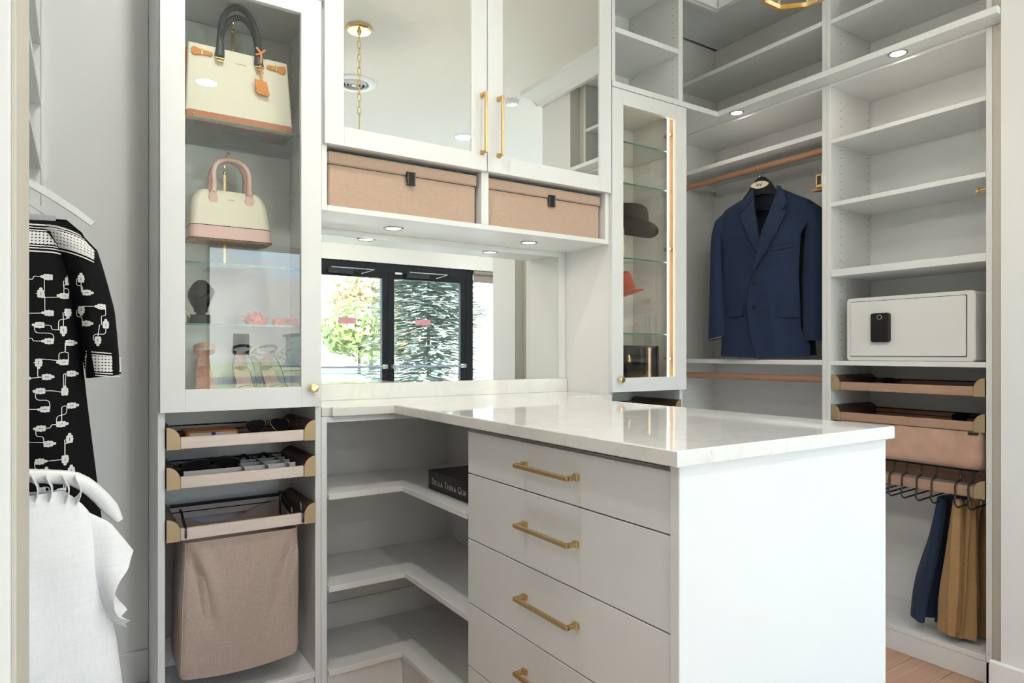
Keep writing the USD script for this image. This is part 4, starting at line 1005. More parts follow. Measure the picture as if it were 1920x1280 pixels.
for lbl, x, z0, z1 in (('thin brass hat stand under the dark brown fedora', 1.997, 1.4932, 1.66), ('thin brass hat stand under the rust red fedora', 1.955, 1.1782, 1.345)):
    t = thing('hat_stand', lbl, 'hat stand', (x, 2.165, z0))
    part('base', MB().lathe([(.055, z0), (.055, z0 + .003), (.052, z0 + .004), (.001, z0 + .004)], (x, 2.165, 0), 32), BRASS, t, 40)
    part('stem', MB().tube([(x, 2.165, z0 + .004), (x, 2.165, z1)], .004, 10), BRASS, t, 40)
    part('dome', MB().lathe([(.045, z1 - .004), (.04, z1 + .004), (.02, z1 + .012), (.001, z1 + .014)], (x, 2.165, 0), 24), BRASS, t, 40)
SMOKE = pane('smoke_glass', (0.80, 0.81, 0.82), 1.2)
wc = thing('watch_case', 'black cubic watch case with a smoked glass front holding a silver watch', 'watch case', (2.04, 2.15, 0.963))
part('case_shell', MB().box(1.945, 2.138, 2.09, 2.26, .9635, .972).box(1.945, 2.138, 2.09, 2.26, 1.118, 1.127).box(1.945, 1.954, 2.09, 2.26, .972, 1.118).box(2.129, 2.138, 2.09, 2.26, .972, 1.118).box(1.954, 2.129, 2.25, 2.26, .972, 1.118), BLACKP, wc)
part('glass_front', box(1.954, 2.129, 2.094, 2.097, .972, 1.118, 0.0), SMOKE, wc)
part('turntable', MB().prism(rrect(1.962, 2.12, .974, 1.043, .006, 3), 'y', 2.13, 2.24, .002), BLEATH, wc)
wa = thing('watch', 'silver bracelet watch inside the black watch case', 'watch', (2.02, 2.15, 1.06))
part('bracelet', MB().strip(np.stack([2.018 + .026 * np.cos(np.linspace(0, 2 * PI, 33)[:-1]), 2.16 + .012 * np.cos(np.linspace(0, 2 * PI, 33)[:-1] + .6), 1.072 + .030 * np.sin(np.linspace(0, 2 * PI, 33)[:-1])], 1), .018, .003, up=(0, -1, 0.01), closed=True), CHROME, wa, 20)
part('dial', MB().lathe([(.017, 0), (.017, -.005), (.014, -.007), (.001, -.007)], (2.004, 2.148, 1.072), 24, 'y'), GOLD, wa, 40)
# ================================================================ clothes
def hang_hook(x, y, zr, zt, u, r=.019):
    """wire hook from zt up over a rod centred (x, y, zr); u: the horizontal direction of the loop's plane."""
    u = np.array([u[0], u[1], 0.0]); c = np.array([x, y, zr])
    P = [c + u * 0 + np.array([0, 0, zt - zr]), np.array([x, y, zt + .012])]
    P += [c + u * r * 1.05 + np.array([0, 0, -.026])] + [c + r * (math.cos(t) * u + math.sin(t) * np.array([0, 0, 1])) for t in np.linspace(0, PI * 1.15, 12)]
    return spline(P, 40)

# ---- printed dress on the upper rod
DX, DY = -0.205, 1.60
dr = thing('dress', 'black dress with white sprig print and dotted bands at neck and sleeves', 'dress', (DX, DY, 0.5))
def dhw(z): return np.interp(z, [.5, .7, .84, 1.0, 1.1, 1.2, 1.27, 1.31, 1.335, 1.35, 1.362], [.262, .243, .229, .212, .203, .200, .207, .214, .207, .190, .172])
def ddp(z): return np.interp(z, [.5, .84, 1.1, 1.25, 1.31, 1.35, 1.362], [.075, .068, .064, .052, .036, .018, .012])
def dfold(x, z): return .012 * np.clip((1.15 - z) / .4, 0, 1) * np.sin((x - DX) * 46 + 1.3 * np.sin(z * 7)) + .006 * (meshkit.fbm(np.stack([x * 14, x * 0, z * 9], -1), 3) - .5)
def dfront(x, z):
    q = np.clip(1 - np.abs((x - DX) / dhw(z)) ** 2.4, 0, 1) ** .55
    return DY - ddp(z) * q - dfold(x, z) * q
def dring(z, s=1.0, top=0.0):
    h = dhw(z) * s; g = np.linspace(-1, 1, 41); xs = DX + h * np.sin(g * PI / 2)
    f = np.stack([xs, dfront(xs, np.full(41, z)), np.full(41, z) - top * (1 - ((xs - DX) / h) ** 2) * 1.0], 1)
    b = np.stack([xs[::-1][1:-1], DY + ddp(z) * .8 * np.clip(1 - ((xs[::-1][1:-1] - DX) / h) ** 2, 0, 1) ** .5, np.full(39, z) + top * .35], 1)
    return np.vstack([f, b])
zz = list(np.linspace(.5, 1.30, 42)) + [1.315, 1.327, 1.338, 1.348]
rings = [dring(z) for z in zz] + [dring(1.358, top=.010)]
def shrink(R, k, dz): c = R.mean(0); q = c + (R - c) * k; q[:, 2] = R[:, 2] + dz; return q
part('bodice_and_skirt', MB().loft(rings + [shrink(rings[-1], .975, -.001), shrink(rings[-3], .96, 0), shrink(rings[-5], .95, 0), shrink(rings[-8], .9, 0)], cap=True), DRESSB, dr, 60)
part('neck_lining', MB().strip(np.array([(x, DY + .004 + .008 * (1 - ((x - DX) / .165) ** 2), 1.362) for x in np.linspace(DX - .16, DX + .16, 25)]), .012, .001, up=(0, -1, 0)), GREYF, dr, 40)
def sl_ring(t, s, sc=1.0, dy=0.0):
    cx = DX + s * np.interp(t, [0, .12, .5, 1], [.170, .193, .222, .242]); z = np.interp(t, [0, .12, .5, 1], [1.335, 1.30, 1.18, 1.046])
    w = np.interp(t, [0, .12, .5, 1], [.030, .036, .036, .0335]) * sc; d = np.interp(t, [0, .12, .5, 1], [.036, .044, .050, .052]) * sc
    g = np.arange(32) * 2 * PI / 32
    return np.stack([cx + w * np.cos(g) + .003 * np.sin(3 * g + t * 5), DY + .004 + dy + d * np.sin(g), z + s * 0.004 * np.cos(g) + .0 * g], 1)
for s in (-1, 1):
    R = [sl_ring(t, s) for t in np.linspace(0, 1, 18)]
    part('sleeve', MB().loft(R + [shrink(R[-1], .96, .0005), shrink(R[-4], .94, 0), shrink(R[-4], .1, 0)]), DRESSB, dr, 50)
def sfront(x, z):   # the near sleeve's face
    t = np.interp(1.335 - z, [0, .035, .155, .289], [0, .12, .5, 1])
    cx = DX + np.interp(t, [0, .12, .5, 1], [.170, .193, .222, .242]); w = np.interp(t, [0, .12, .5, 1], [.030, .036, .036, .0335]); d = np.interp(t, [0, .12, .5, 1], [.036, .044, .050, .052])
    return DY + .004 - d * np.sqrt(np.clip(1 - ((x - cx) / w) ** 2, 0, 1)) - .001
pr = MB()
def dot(x, z, r, surf, n=10):
    g = np.arange(n) * 2 * PI / n; px = np.r_[x, x + r * np.cos(g)]; pz = np.r_[z, z + r * np.sin(g)]
    v = np.stack([px, surf(px, pz) - .0011, pz], 1)
    pr.add(v, np.array([(0, 1 + k, 1 + (k + 1) % n) for k in range(n)]))
def line(P, w, surf):
    P = np.asarray(P, float)
    seg = [P[0]]
    for a, b in zip(P[:-1], P[1:]):
        m = max(1, int(np.linalg.norm(b - a) / .006)); seg += [a + (b - a) * k / m for k in range(1, m + 1)]
    P = np.array(seg); T = np.gradient(P, axis=0); T /= np.linalg.norm(T, axis=1, keepdims=True) + 1e-9; N = np.stack([-T[:, 1], T[:, 0]], 1) * w / 2
    A, B = P + N, P - N
    v = np.vstack([np.stack([q[:, 0], surf(q[:, 0], q[:, 1]) - .001, q[:, 1]], 1) for q in (A, B)]); k = len(P)
    pr.add(v, np.array([f for i in range(k - 1) for f in ((i, i + 1, k + i + 1), (i, k + i + 1, k + i))]))
def rounded(P, r=.009):
    out = [np.array(P[0])]
    for a, b, c in zip(P[:-2], P[1:-1], P[2:]):
        a, b, c = map(np.array, (a, b, c)); u = (a - b); w = (c - b); lu, lw = np.linalg.norm(u), np.linalg.norm(w); rr = min(r, lu / 2, lw / 2)
        p, q = b + u / lu * rr, b + w / lw * rr
        out += [p + (b - p) * 2 * t * (1 - t) * 0 + (p * (1 - t) ** 2 + 2 * b * t * (1 - t) + q * t * t - p) for t in (0, .25, .5, .75, 1)]
    return out + [np.array(P[-1])]
def sprig(x, z, d, surf, k=1.0):
    u = np.array([(1, 0), (0, 1), (-1, 0), (0, -1)][d]); w = np.array([-u[1], u[0]]); r = .0048 * k
    for i in range(3):
        for s in (-1, 1):
            p = np.array([x, z]) + u * (i - 1) * .0070 * k + w * s * (.0040 if i != 1 else .0050) * k; dot(p[0], p[1], r, surf)
    p = np.array([x, z]) + u * .0145 * k; dot(p[0], p[1], r * .9, surf)
    return np.array([x, z]) - u * .011 * k
rd = random.Random(21)
def sprigs(x0, x1, z0, z1, surf, cx, cz, inside, k=1.0):
    cells = {}
    for i in range(int((x1 - x0) / cx)):
        for j in range(int((z1 - z0) / cz)):
            p = (x0 + (i + .5 + .16 * (j % 2 * 2 - 1)) * cx + rd.uniform(-.004, .004), z0 + (j + .5) * cz + rd.uniform(-.005, .005))
            if inside(*p): cells[i, j] = (*p, rd.randrange(4))
    for (i, j), (x, z, d) in cells.items():
        b = sprig(x, z, d, surf, k)
        nb = cells.get((i + 1, j) if (i + j) % 2 else (i, j + 1)) or cells.get((i, j - 1))
        if nb:
            q = np.array(nb[:2]) + np.array([-.012, 0]) * k
            m = (b + q) / 2
            P = [b, (m[0], b[1]), (m[0], q[1]), q] if rd.random() < .5 else [b, (b[0], m[1]), (q[0], m[1]), q]
            P = [P[0]] + [p for p, o in zip(P[1:], P[:-1]) if np.hypot(p[0] - o[0], p[1] - o[1]) > .004]
            if len(P) > 2: line(rounded(P), .0022 * k, surf)
            elif len(P) == 2: line(P, .0022 * k, surf)
sprigs(DX - .2, DX + .235, .56, 1.285, dfront, .036, .0315, lambda x, z: abs(x - DX) < dhw(z) - .016 and z < 1.262 + .0 * x, .66)
sprigs(DX + .165, DX + .275, 1.105, 1.31, sfront, .029, .031, lambda x, z: abs(x - (DX + np.interp(1.335 - z, [0, .035, .155, .289], [.170, .193, .222, .242]))) < .024 and z < 1.275, .64)
def zyoke(x, o): return 1.352 - o - .004 * ((x - DX) / .19) ** 2 - .010 * np.clip((abs(x - DX) - .15) / .06, 0, 1) ** 2 * 3 - .010 * (1 - ((x - DX) / .2) ** 2)
for o, w in ((.001, .0032), (.007, .0022), (.0125, .0022), (.0435, .0022), (.0485, .0022), (.055, .0028)):
    line([(x, zyoke(x, o)) for x in np.linspace(DX - .198 - o * .1, DX + .198 + o * .1, 80)], w, dfront)
for r_ in range(4):
    for k in range(-33, 34):
        x = DX + k * .0060; o = .0185 + r_ * .0062
        if abs(x - DX) < .200 + o * .2: dot(x, zyoke(x, o), .0034, dfront, 8)
for o, w in ((.001, .0026), (.006, .0022), (.040, .0022), (.046, .0024)):
    line([(x, 1.338 - o * 1.0 - .28 * (x - DX - .178) - 1.6 * (x - DX - .178) ** 2) for x in np.linspace(DX + .143, DX + .224, 24)], w, sfront)
for r_ in range(5):
    for k in range(15):
        x = DX + .1436 + k * .0056; dot(x, 1.3265 - r_ * .0062 - .28 * (x - DX - .178) - 1.6 * (x - DX - .178) ** 2, .0033, sfront, 8)
for o, w in ((.0, .0022), (.0055, .0022), (.041, .0022), (.046, .0022)):
    line([(x, 1.094 - o - .003 * ((x - DX - .235) / .03)) for x in np.linspace(DX + .210, DX + .270, 16)], w, sfront)
for r_ in range(5):
    for k in range(-5, 6): dot(DX + .2405 + k * .0058, 1.0835 - r_ * .0062 - .0003 * k, .0033, sfront, 8)
part('print', pr, DRESSW, dr, kind='stuff')
hg = thing('hanger', 'white plastic hanger holding the printed dress', 'hanger', (DX, DY, 1.37))
def hanger_arms(x, y, zt, half, drop, w, t, sag=.35):
    a = np.linspace(-1, 1, 33)
    return MB().strip(np.stack([x + half * a, np.full(33, y), zt - drop * np.abs(a) ** 1.25 * (1 - sag * (1 - np.abs(a)))], 1), np.interp(np.abs(a), [0, .3, 1], [w * 1.25, w * 1.2, w * .8]), t, up=(0, -1, 0))
part('arms', hanger_arms(DX, DY - .006, 1.468, .222, .112, .014, .012), WPLAST, hg, 40)
part('arms', hanger_arms(DX - .02, DY + .02, 1.452, .18, .09, .012, .010), WPLAST, hg, 40)
part('hook', MB().tube(hang_hook(-.2, DY - .003, 1.565, 1.47, (1, 0)), .0024, 8), CHROME, hg, 40)

# ---- white blouse on the lower rod
BX, BY = -0.20, 1.275
bl = thing('blouse', 'white linen blouse with cap sleeves on a thick white hanger', 'blouse', (BX, BY, 0.2))
def bhw(z): return np.interp(z, [.2, .45, .53, .62, .70, .78, .83, .855, .872], [.30, .268, .257, .247, .235, .222, .212, .195, .175])
def bdp(z): return np.interp(z, [.2, .6, .78, .84, .872], [.11, .085, .06, .035, .014])
def bfront(x, z):
    h = bhw(z); q = np.clip(1 - np.abs((x - BX) / h) ** 2.6, 0, 1) ** .5
    wv = .010 * np.clip((.84 - z) / .3, 0, 1) * np.sin((x - BX) * 38 + 2 * np.sin(z * 6 + 1)) + .016 * (meshkit.fbm(np.stack([x * 9 + 3, x * 0 + z * 4, z * 3.0], -1), 3) - .5)
    crease = -.009 * np.exp(-(((z - .565) - .45 * (x + .14)) / .012) ** 2) * np.exp(-((x + .14) / .10) ** 2)
    return BY - (bdp(z) + wv + crease) * q
def bring(z, dip=0.0):
    h = bhw(z); xs = BX + h * np.sin(np.linspace(-1, 1, 61) * PI / 2)
    f = np.stack([xs, bfront(xs, np.full(61, z)), z - dip * (1 - ((xs - BX) / h) ** 2)], 1)
    b = np.stack([xs[::-1][1:-1], BY + bdp(z) * .8 * np.clip(1 - ((xs[::-1][1:-1] - BX) / h) ** 2, 0, 1) ** .5, np.full(59, z)], 1)
    return np.vstack([f, b])
R = [bring(z) for z in np.linspace(.2, .86, 56)] + [bring(.868, .003), bring(.874, .006)]
part('body', MB().loft(R + [shrink(R[-1], .97, -.001), shrink(R[-3], .95, 0), shrink(R[-8], .9, 0)]), WCLOTH, bl, 60)
for s in (-1, 1):
    rr = []
    for t in np.linspace(0, 1, 12):
        x = BX + s * np.interp(t, [0, .5, 1], [.185, .236, .268]); zt = np.interp(t, [0, .5, 1], [.850, .812, .757]); zb = np.interp(t, [0, .5, 1], [.66, .655, .640])
        g = np.arange(40) * 2 * PI / 40; k = .5 + .5 * np.sin(g)
        off = -s * (.030 * np.sin(PI * np.clip((k - .08) / .84, 0, 1)) ** 1.5) * t - s * .010 * t * (k < .08)
        rr.append(np.stack([x + off + .004 * np.sin(4 * g + 2 * t) * t, BY + np.interp(t, [0, .4, 1], [.008, .022, .048]) * np.cos(g) * (1 + .12 * np.sin(2 * g)), zb + (zt - zb) * k + .004 * np.sin(5 * g) * t], 1))
    part('cap_sleeve', MB().loft(rr + [shrink(rr[-1], .97, 0) - np.array([s * .0015, 0, 0]), shrink(rr[-4], .95, 0), shrink(rr[-8], .9, 0), shrink(rr[-8], .1, 0)]), WCLOTH, bl, 60)
for k, x in enumerate((-.062, -.044, -.022, -.006)):
    g = np.linspace(0, 2 * PI, 17)[:-1]
    part('tie_loop', MB().strip(np.stack([x + .004 * np.cos(g * 2), BY - .004 + .011 * np.cos(g), .878 - .10 * (x + .06) + .018 * np.sin(g)], 1), .013, .0016, up=(1, 0, .1), closed=True), WCLOTH, bl, 50)
hg2 = thing('hanger', 'thick white hanger with a rounded tip under the blouse', 'hanger', (BX, BY, 0.89))
a = np.linspace(-1, 1, 41); ab = np.abs(a)
P = np.stack([BX + .252 * a, np.full(41, BY + .012), .912 - .020 * ab - .018 * ab ** 3 - .062 * np.clip((ab - .72) / .28, 0, 1) ** 1.7], 1)
part('arms', MB().tube(P, np.interp(ab, [0, .8, .97, 1], [.009, .012, .012, .006]), 12), WPLAST, hg2, 50)
part('hook', MB().tube(hang_hook(-.2, BY + .010, 0.985, 0.915, (1, 0)), .0024, 8), CHROME, hg2, 40)

# ---- navy suit jacket
jk = thing('suit_jacket', 'navy blue two-button suit jacket hanging from the upper copper rod', 'jacket', (2.56, 1.88, 0), -75, local=True)
CJ = .030
def jy(x, z, off=0.0):
    w = np.interp(z, [1.07, 1.3, 1.6, 1.75, 1.83], [.235, .215, .25, .20, .12])
    q = np.clip(1 - np.abs((x - CJ) / w) ** 2.3, 0, 1) ** .6
    d = np.interp(z, [1.07, 1.25, 1.45, 1.62, 1.76, 1.83], [.070, .066, .072, .074, .038, .012])
    n = meshkit.fbm(np.stack([x * 11, x * 0 + 1.7, z * 6], -1), 3) - .5
    drape = .0035 * np.sin((x - CJ) * 55 + z * 9) * np.clip((1.5 - z) / .2, 0, 1)
    return -(.006 + d * q + .012 * n * q + drape * q + off)
def jf(off): return lambda x, z: (x, jy(x, z, off), z)
fl_ = [(-.018, 1.812), (-.085, 1.786), (-.150, 1.760), (-.196, 1.722), (-.172, 1.66), (-.150, 1.60), (-.148, 1.45), (-.152, 1.28), (-.163, 1.12), (-.164, 1.080), (-.05, 1.076), (.03, 1.074), (.03, 1.30), (.02, 1.45), (.045, 1.56), (.033, 1.60), (.012, 1.68), (-.004, 1.745)]
part('front_panel', MB().sheet(fl_, jf(0.0), .003, .011, (0, -1, 0)), NAVY, jk, 60)
fr_ = [(.094, 1.814), (.15, 1.786), (.205, 1.757), (.258, 1.712), (.228, 1.66), (.199, 1.60), (.190, 1.42), (.198, 1.20), (.230, 1.13), (.231, 1.081), (.175, 1.076), (.06, 1.072), (.030, 1.0715), (.018, 1.078), (.0, 1.129), (-.017, 1.21), (-.0255, 1.299), (-.021, 1.365), (-.001, 1.437), (.032, 1.58), (.066, 1.691), (.088, 1.77)]
part('front_panel', MB().sheet(fr_, jf(0.007), .0035, .011, (0, -1, 0)), NAVY, jk, 60)
bk_ = [(-.018, 1.822), (-.085, 1.79), (-.150, 1.762), (-.200, 1.722), (-.172, 1.66), (-.155, 1.60), (-.155, 1.40), (-.165, 1.085), (.03, 1.080), (.231, 1.085), (.20, 1.40), (.20, 1.60), (.228, 1.66), (.262, 1.712), (.205, 1.76), (.15, 1.79), (.094, 1.822)]
def jback(x, z): q = np.clip(1 - np.abs((x - CJ) / .25) ** 2.4, 0, 1) ** .6; return (x, .008 + .052 * q * np.interp(z, [1.07, 1.7, 1.83], [1, 1, .25]), z)
part('back_panel', MB().sheet(bk_, jback, .003, .014, (0, 1, 0)), NAVYL, jk, 60)
for s, tab in ((-1, [(1.752, -.150, -.095, .012), (1.735, -.184, -.118, .026), (1.71, -.208, -.146, .040), (1.65, -.222, -.150, .047), (1.55, -.2265, -.149, .050), (1.42, -.228, -.147, .050), (1.30, -.230, -.141, .049), (1.21, -.232, -.133, .047), (1.166, -.233, -.130, .046)]),
               (1, [(1.750, .155, .205, .012), (1.732, .180, .240, .026), (1.70, .200, .268, .040), (1.64, .204, .284, .047), (1.55, .197, .289, .050), (1.42, .191, .290, .050), (1.30, .194, .290, .049), (1.21, .196, .289, .047), (1.148, .197, .288, .046)])):
    T_ = np.array(tab); zq = np.linspace(T_[0, 0], T_[-1, 0], 30); fz = lambda c: np.interp(-zq, -T_[:, 0], T_[:, c])
    A, B, Dp = fz(1), fz(2), fz(3); rr = []
    g = np.arange(40) * 2 * PI / 40
    for z, a_, b_, d_ in zip(zq, A, B, Dp):
        t = (T_[0, 0] - z) / (T_[0, 0] - T_[-1, 0])
        wr = 1 + .05 * (meshkit.fbm(np.stack([np.cos(g) * 2.2, np.sin(g) * 2.2 + s, np.full(40, z * 13)], 1), 3) - .5)
        tilt = (np.cos(g) * s) * -.012 * t if s < 0 else 0 * g
        rr.append(np.stack([(a_ + b_) / 2 + (b_ - a_) / 2 * np.cos(g) * wr, -.004 - .016 * t + d_ * np.sin(g) * wr, z + tilt], 1))
    sv = part('sleeve', MB().loft(rr + [shrink(rr[-1], .96, .0006), shrink(rr[-4], .93, 0), shrink(rr[-4], .1, 0)]), NAVY, jk, 60)
    part('sleeve_lining', MB().loft([shrink(rr[-1], .945, .004), shrink(rr[-5], .92, 0)], cap=False), WCLOTH, sv, 60)
lpl = [(-.018, 1.808), (-.003, 1.745), (.013, 1.68), (.033, 1.60), (.037, 1.583), (.022, 1.532), (-.027, 1.631), (-.069, 1.717), (-.047, 1.737)]
lpr = [(.096, 1.800), (.067, 1.691), (.033, 1.58), (.0, 1.438), (.026, 1.475), (.056, 1.52), (.112, 1.614), (.144, 1.702), (.122, 1.714), (.109, 1.76)]
part('lapel', MB().sheet(lpl, jf(.014), .0045, .010, (0, -1, 0)), NAVY, jk, 40)
part('lapel', MB().sheet(lpr, jf(.021), .0045, .010, (0, -1, 0)), NAVY, jk, 40)
part('collar', MB().sheet([(-.016, 1.828), (-.010, 1.79), (-.016, 1.772), (-.047, 1.7385), (-.066, 1.744), (-.050, 1.79), (-.03, 1.824)], jf(.0165), .0045, .010, (0, -1, 0)), NAVY, jk, 40)
part('collar', MB().sheet([(.088, 1.828), (.094, 1.80), (.110, 1.755), (.1245, 1.715), (.146, 1.739), (.128, 1.782), (.106, 1.824)], jf(.0225), .0045, .010, (0, -1, 0)), NAVY, jk, 40)
cb = np.array([(CJ + .054 * math.cos(t), .004 + .034 * math.sin(t), 1.812) for t in np.linspace(0, PI, 21)])
part('collar_stand', MB().strip(cb, .034, .004, up=np.stack([np.cos(np.linspace(0, PI, 21)), np.sin(np.linspace(0, PI, 21)), 0 * cb[:, 0]], 1)), NAVY, jk, 40)
part('size_label', box(.005, .052, .0335, .0345, 1.803, 1.822, .0002), BLACKM, jk)
PK = pbr('edge_navy', (0.005, 0.008, 0.02), 0.8)  # near-black navy for the shadow lines drawn along the jacket edges
def seam(pts, off, closed=False, r=.0011):  # lays a thin dark tube on the cloth as a painted shadow line
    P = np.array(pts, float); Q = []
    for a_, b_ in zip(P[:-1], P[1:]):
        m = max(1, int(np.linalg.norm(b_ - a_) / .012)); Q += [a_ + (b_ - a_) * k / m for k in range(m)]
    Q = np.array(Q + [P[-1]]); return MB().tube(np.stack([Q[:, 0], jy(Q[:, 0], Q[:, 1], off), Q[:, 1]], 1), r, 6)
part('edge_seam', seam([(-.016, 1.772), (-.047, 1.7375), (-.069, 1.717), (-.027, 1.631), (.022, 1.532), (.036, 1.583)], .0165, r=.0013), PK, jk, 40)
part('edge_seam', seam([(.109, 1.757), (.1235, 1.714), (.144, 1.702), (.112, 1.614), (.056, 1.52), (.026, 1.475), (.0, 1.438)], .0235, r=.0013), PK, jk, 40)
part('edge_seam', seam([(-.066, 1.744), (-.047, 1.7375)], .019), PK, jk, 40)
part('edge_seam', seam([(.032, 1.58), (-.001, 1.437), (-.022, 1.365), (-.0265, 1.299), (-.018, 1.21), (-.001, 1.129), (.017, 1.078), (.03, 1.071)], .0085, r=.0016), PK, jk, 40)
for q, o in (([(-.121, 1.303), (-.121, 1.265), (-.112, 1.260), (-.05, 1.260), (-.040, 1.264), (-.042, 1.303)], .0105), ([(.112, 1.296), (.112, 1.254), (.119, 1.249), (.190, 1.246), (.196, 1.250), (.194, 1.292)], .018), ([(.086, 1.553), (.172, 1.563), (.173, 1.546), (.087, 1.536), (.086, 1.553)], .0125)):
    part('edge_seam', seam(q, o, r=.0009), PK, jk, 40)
part('pocket_flap', MB().sheet([(-.121, 1.303), (-.042, 1.303), (-.040, 1.264), (-.05, 1.260), (-.112, 1.260), (-.121, 1.265)], jf(.008), .004, .010, (0, -1, 0)), NAVY, jk, 30)
part('pocket_flap', MB().sheet([(.112, 1.296), (.194, 1.292), (.196, 1.250), (.190, 1.246), (.119, 1.249), (.112, 1.254)], jf(.0155), .004, .010, (0, -1, 0)), NAVY, jk, 30)
part('chest_welt', MB().sheet([(.086, 1.553), (.172, 1.563), (.173, 1.546), (.087, 1.536)], jf(.0105), .0035, .008, (0, -1, 0)), NAVY, jk, 30)
for z in (1.403, 1.298):
    x = .002; y_ = float(jy(np.array(x), np.array(z), .0095))
    part('button', MB().lathe([(.0085, 0), (.0085, -.002), (.006, -.003), (.001, -.0025)], (x + .004, y_, z), 16, 'y'), BLACKP, jk, 40)
jh = thing('hanger', 'wide black suit hanger with an ivory oval emblem at the jacket collar', 'hanger', (2.56, 1.88, 0), -75, local=True)
hb_ = [(-.13, 1.752), (-.08, 1.790), (-.048, 1.828), (-.03, 1.858), (-.006, 1.880), (.012, 1.887), (.030, 1.879), (.050, 1.858), (.066, 1.832), (.10, 1.794), (.17, 1.752), (.172, 1.742), (.10, 1.775), (.06, 1.800), (.012, 1.808), (-.03, 1.800), (-.08, 1.772), (-.13, 1.742)]
part('arms', MB().sheet(hb_, lambda x, z: (x, -.004 + .02 * np.abs((x - .012) / .2) ** 1.5 * 0 + 0 * x, z), .018, .012, (0, -1, 0)), BLACKP, jh, 40)
part('emblem_plate', MB().sheet([(.004 + .036 * math.cos(t) * (1 + .14 * math.cos(2 * t)), 1.850 + .0165 * math.sin(t)) for t in np.linspace(0, 2 * PI, 29)[:-1]], lambda x, z: (x, -.0145 + 0 * x, z), .002, .006, (0, -1, 0)), IVORY, jh, 30)
em = MB()
for P in ([(-.012, 1.860), (-.003, 1.842)], [(-.003, 1.842), (.003, 1.858)], [(.006, 1.842), (.018, 1.861)], [(.001, 1.85), (.012, 1.849)], [(-.010, 1.847), (-.004, 1.853)], [(.010, 1.842), (.014, 1.852)]):
    em.tube([(a_, -.0158, b_) for a_, b_ in P], .0009, 6)
part('emblem', em, BLEATH, jh, kind='stuff')
part('trouser_bar', MB().tube([(-.12, .010, 1.738), (.155, .010, 1.738)], .007, 12), BLACKP, jh, 40)
part('bar_arm', MB().tube([(-.12, .010, 1.738), (-.125, .006, 1.775)], .006, 10), BLACKP, jh, 40); part('bar_arm', MB().tube([(.155, .010, 1.738), (.16, .006, 1.775)], .006, 10), BLACKP, jh, 40)
part('hook', MB().tube(hang_hook(0.0, 0.0, 1.930, 1.884, (0.25, .968), .0178), .0022, 8), CHROME, jh, 40)

# ---- trousers on the rack
def leg(path, hx, ty, seed, n=36, m=26, wave=.0045, rd_=.95):
    """a hanging trouser leg: (x, y, z) centres from the bar down, half widths along x and thicknesses."""
    P = spline(path, m); rr = []
    s = np.linspace(0, 1, m); g = np.arange(n) * 2 * PI / n
    HX = np.interp(s, np.linspace(0, 1, len(hx)), hx); TY = np.interp(s, np.linspace(0, 1, len(ty)), ty)
    for i in range(m):
        c, si = np.cos(g), np.sin(g)
        x = np.sign(c) * np.abs(c) ** rd_; y_ = np.sign(si) * np.abs(si) ** rd_
        w = meshkit.fbm(np.stack([x * 1.6 + seed, y_ * .6, np.full(n, P[i, 2] * 7)], 1), 3) - .5
        rip = wave * 2 * np.sin(x * 4.2 + seed + 1.5 * s[i]) * (.5 + s[i]) + .002 * np.sin(x * 11 + 2 * seed)
        rr.append(np.stack([P[i, 0] + HX[i] * x * (1 + .1 * w), P[i, 1] + TY[i] * y_ * (1 + .5 * w) + rip, np.full(n, P[i, 2]) + .004 * np.sin(x * 2 + seed) * s[i]], 1))
    top = rr[0].copy(); top[:, 2] += .008; c = top.mean(0); top[:, 1] = c[1] + (top[:, 1] - c[1]) * .4
    b = rr[-1]
    return MB().loft([top] + rr + [shrink(b, .93, .004), shrink(rr[-4], .9, 0), shrink(rr[-4], .1, 0)])
nv = thing('trousers', 'navy trousers folded over the wire rack', 'trousers', (2.6, 1.16, 0.12))
part('leg', leg([(2.575, 1.128, .578), (2.57, 1.145, .45), (2.565, 1.175, .28), (2.556, 1.192, .136)], [.050, .052, .054, .052], [.014, .022, .027, .025], 1.0), NAVYT, nv, 60)
part('leg', leg([(2.640, 1.108, .580), (2.640, 1.118, .45), (2.634, 1.135, .28), (2.628, 1.145, .118)], [.050, .050, .048, .046], [.012, .018, .021, .020], 4.0), NAVYT, nv, 60)
part('leg', leg([(2.68, 1.102, .578), (2.69, 1.115, .45), (2.70, 1.130, .28), (2.705, 1.138, .112)], [.055, .055, .05, .045], [.012, .018, .022, .020], 8.0), NAVYT, nv, 60)
kh = thing('trousers', 'khaki trousers folded over the wire rack nearest the wall end', 'trousers', (2.62, 1.06, 0.1))
for i, (x, y0, y1, zb, h) in enumerate(((2.522, 1.064, 1.092, .126, .021), (2.560, 1.042, 1.056, .106, .022), (2.606, 1.048, 1.066, .118, .021), (2.650, 1.022, 1.032, .104, .023), (2.700, 1.012, 1.018, .112, .022))):
    part('leg', leg([(x + .004, y0, .584), (x + .002, y0 + .006, .46), (x, (y0 + y1) / 2 + .003, .28), (x - .002, y1, zb)], [h * .75, h, h * 1.12, h * 1.05], [.010, .017, .022, .020], 2.3 * i + .4, wave=.0055), KHAKI, kh, 60)
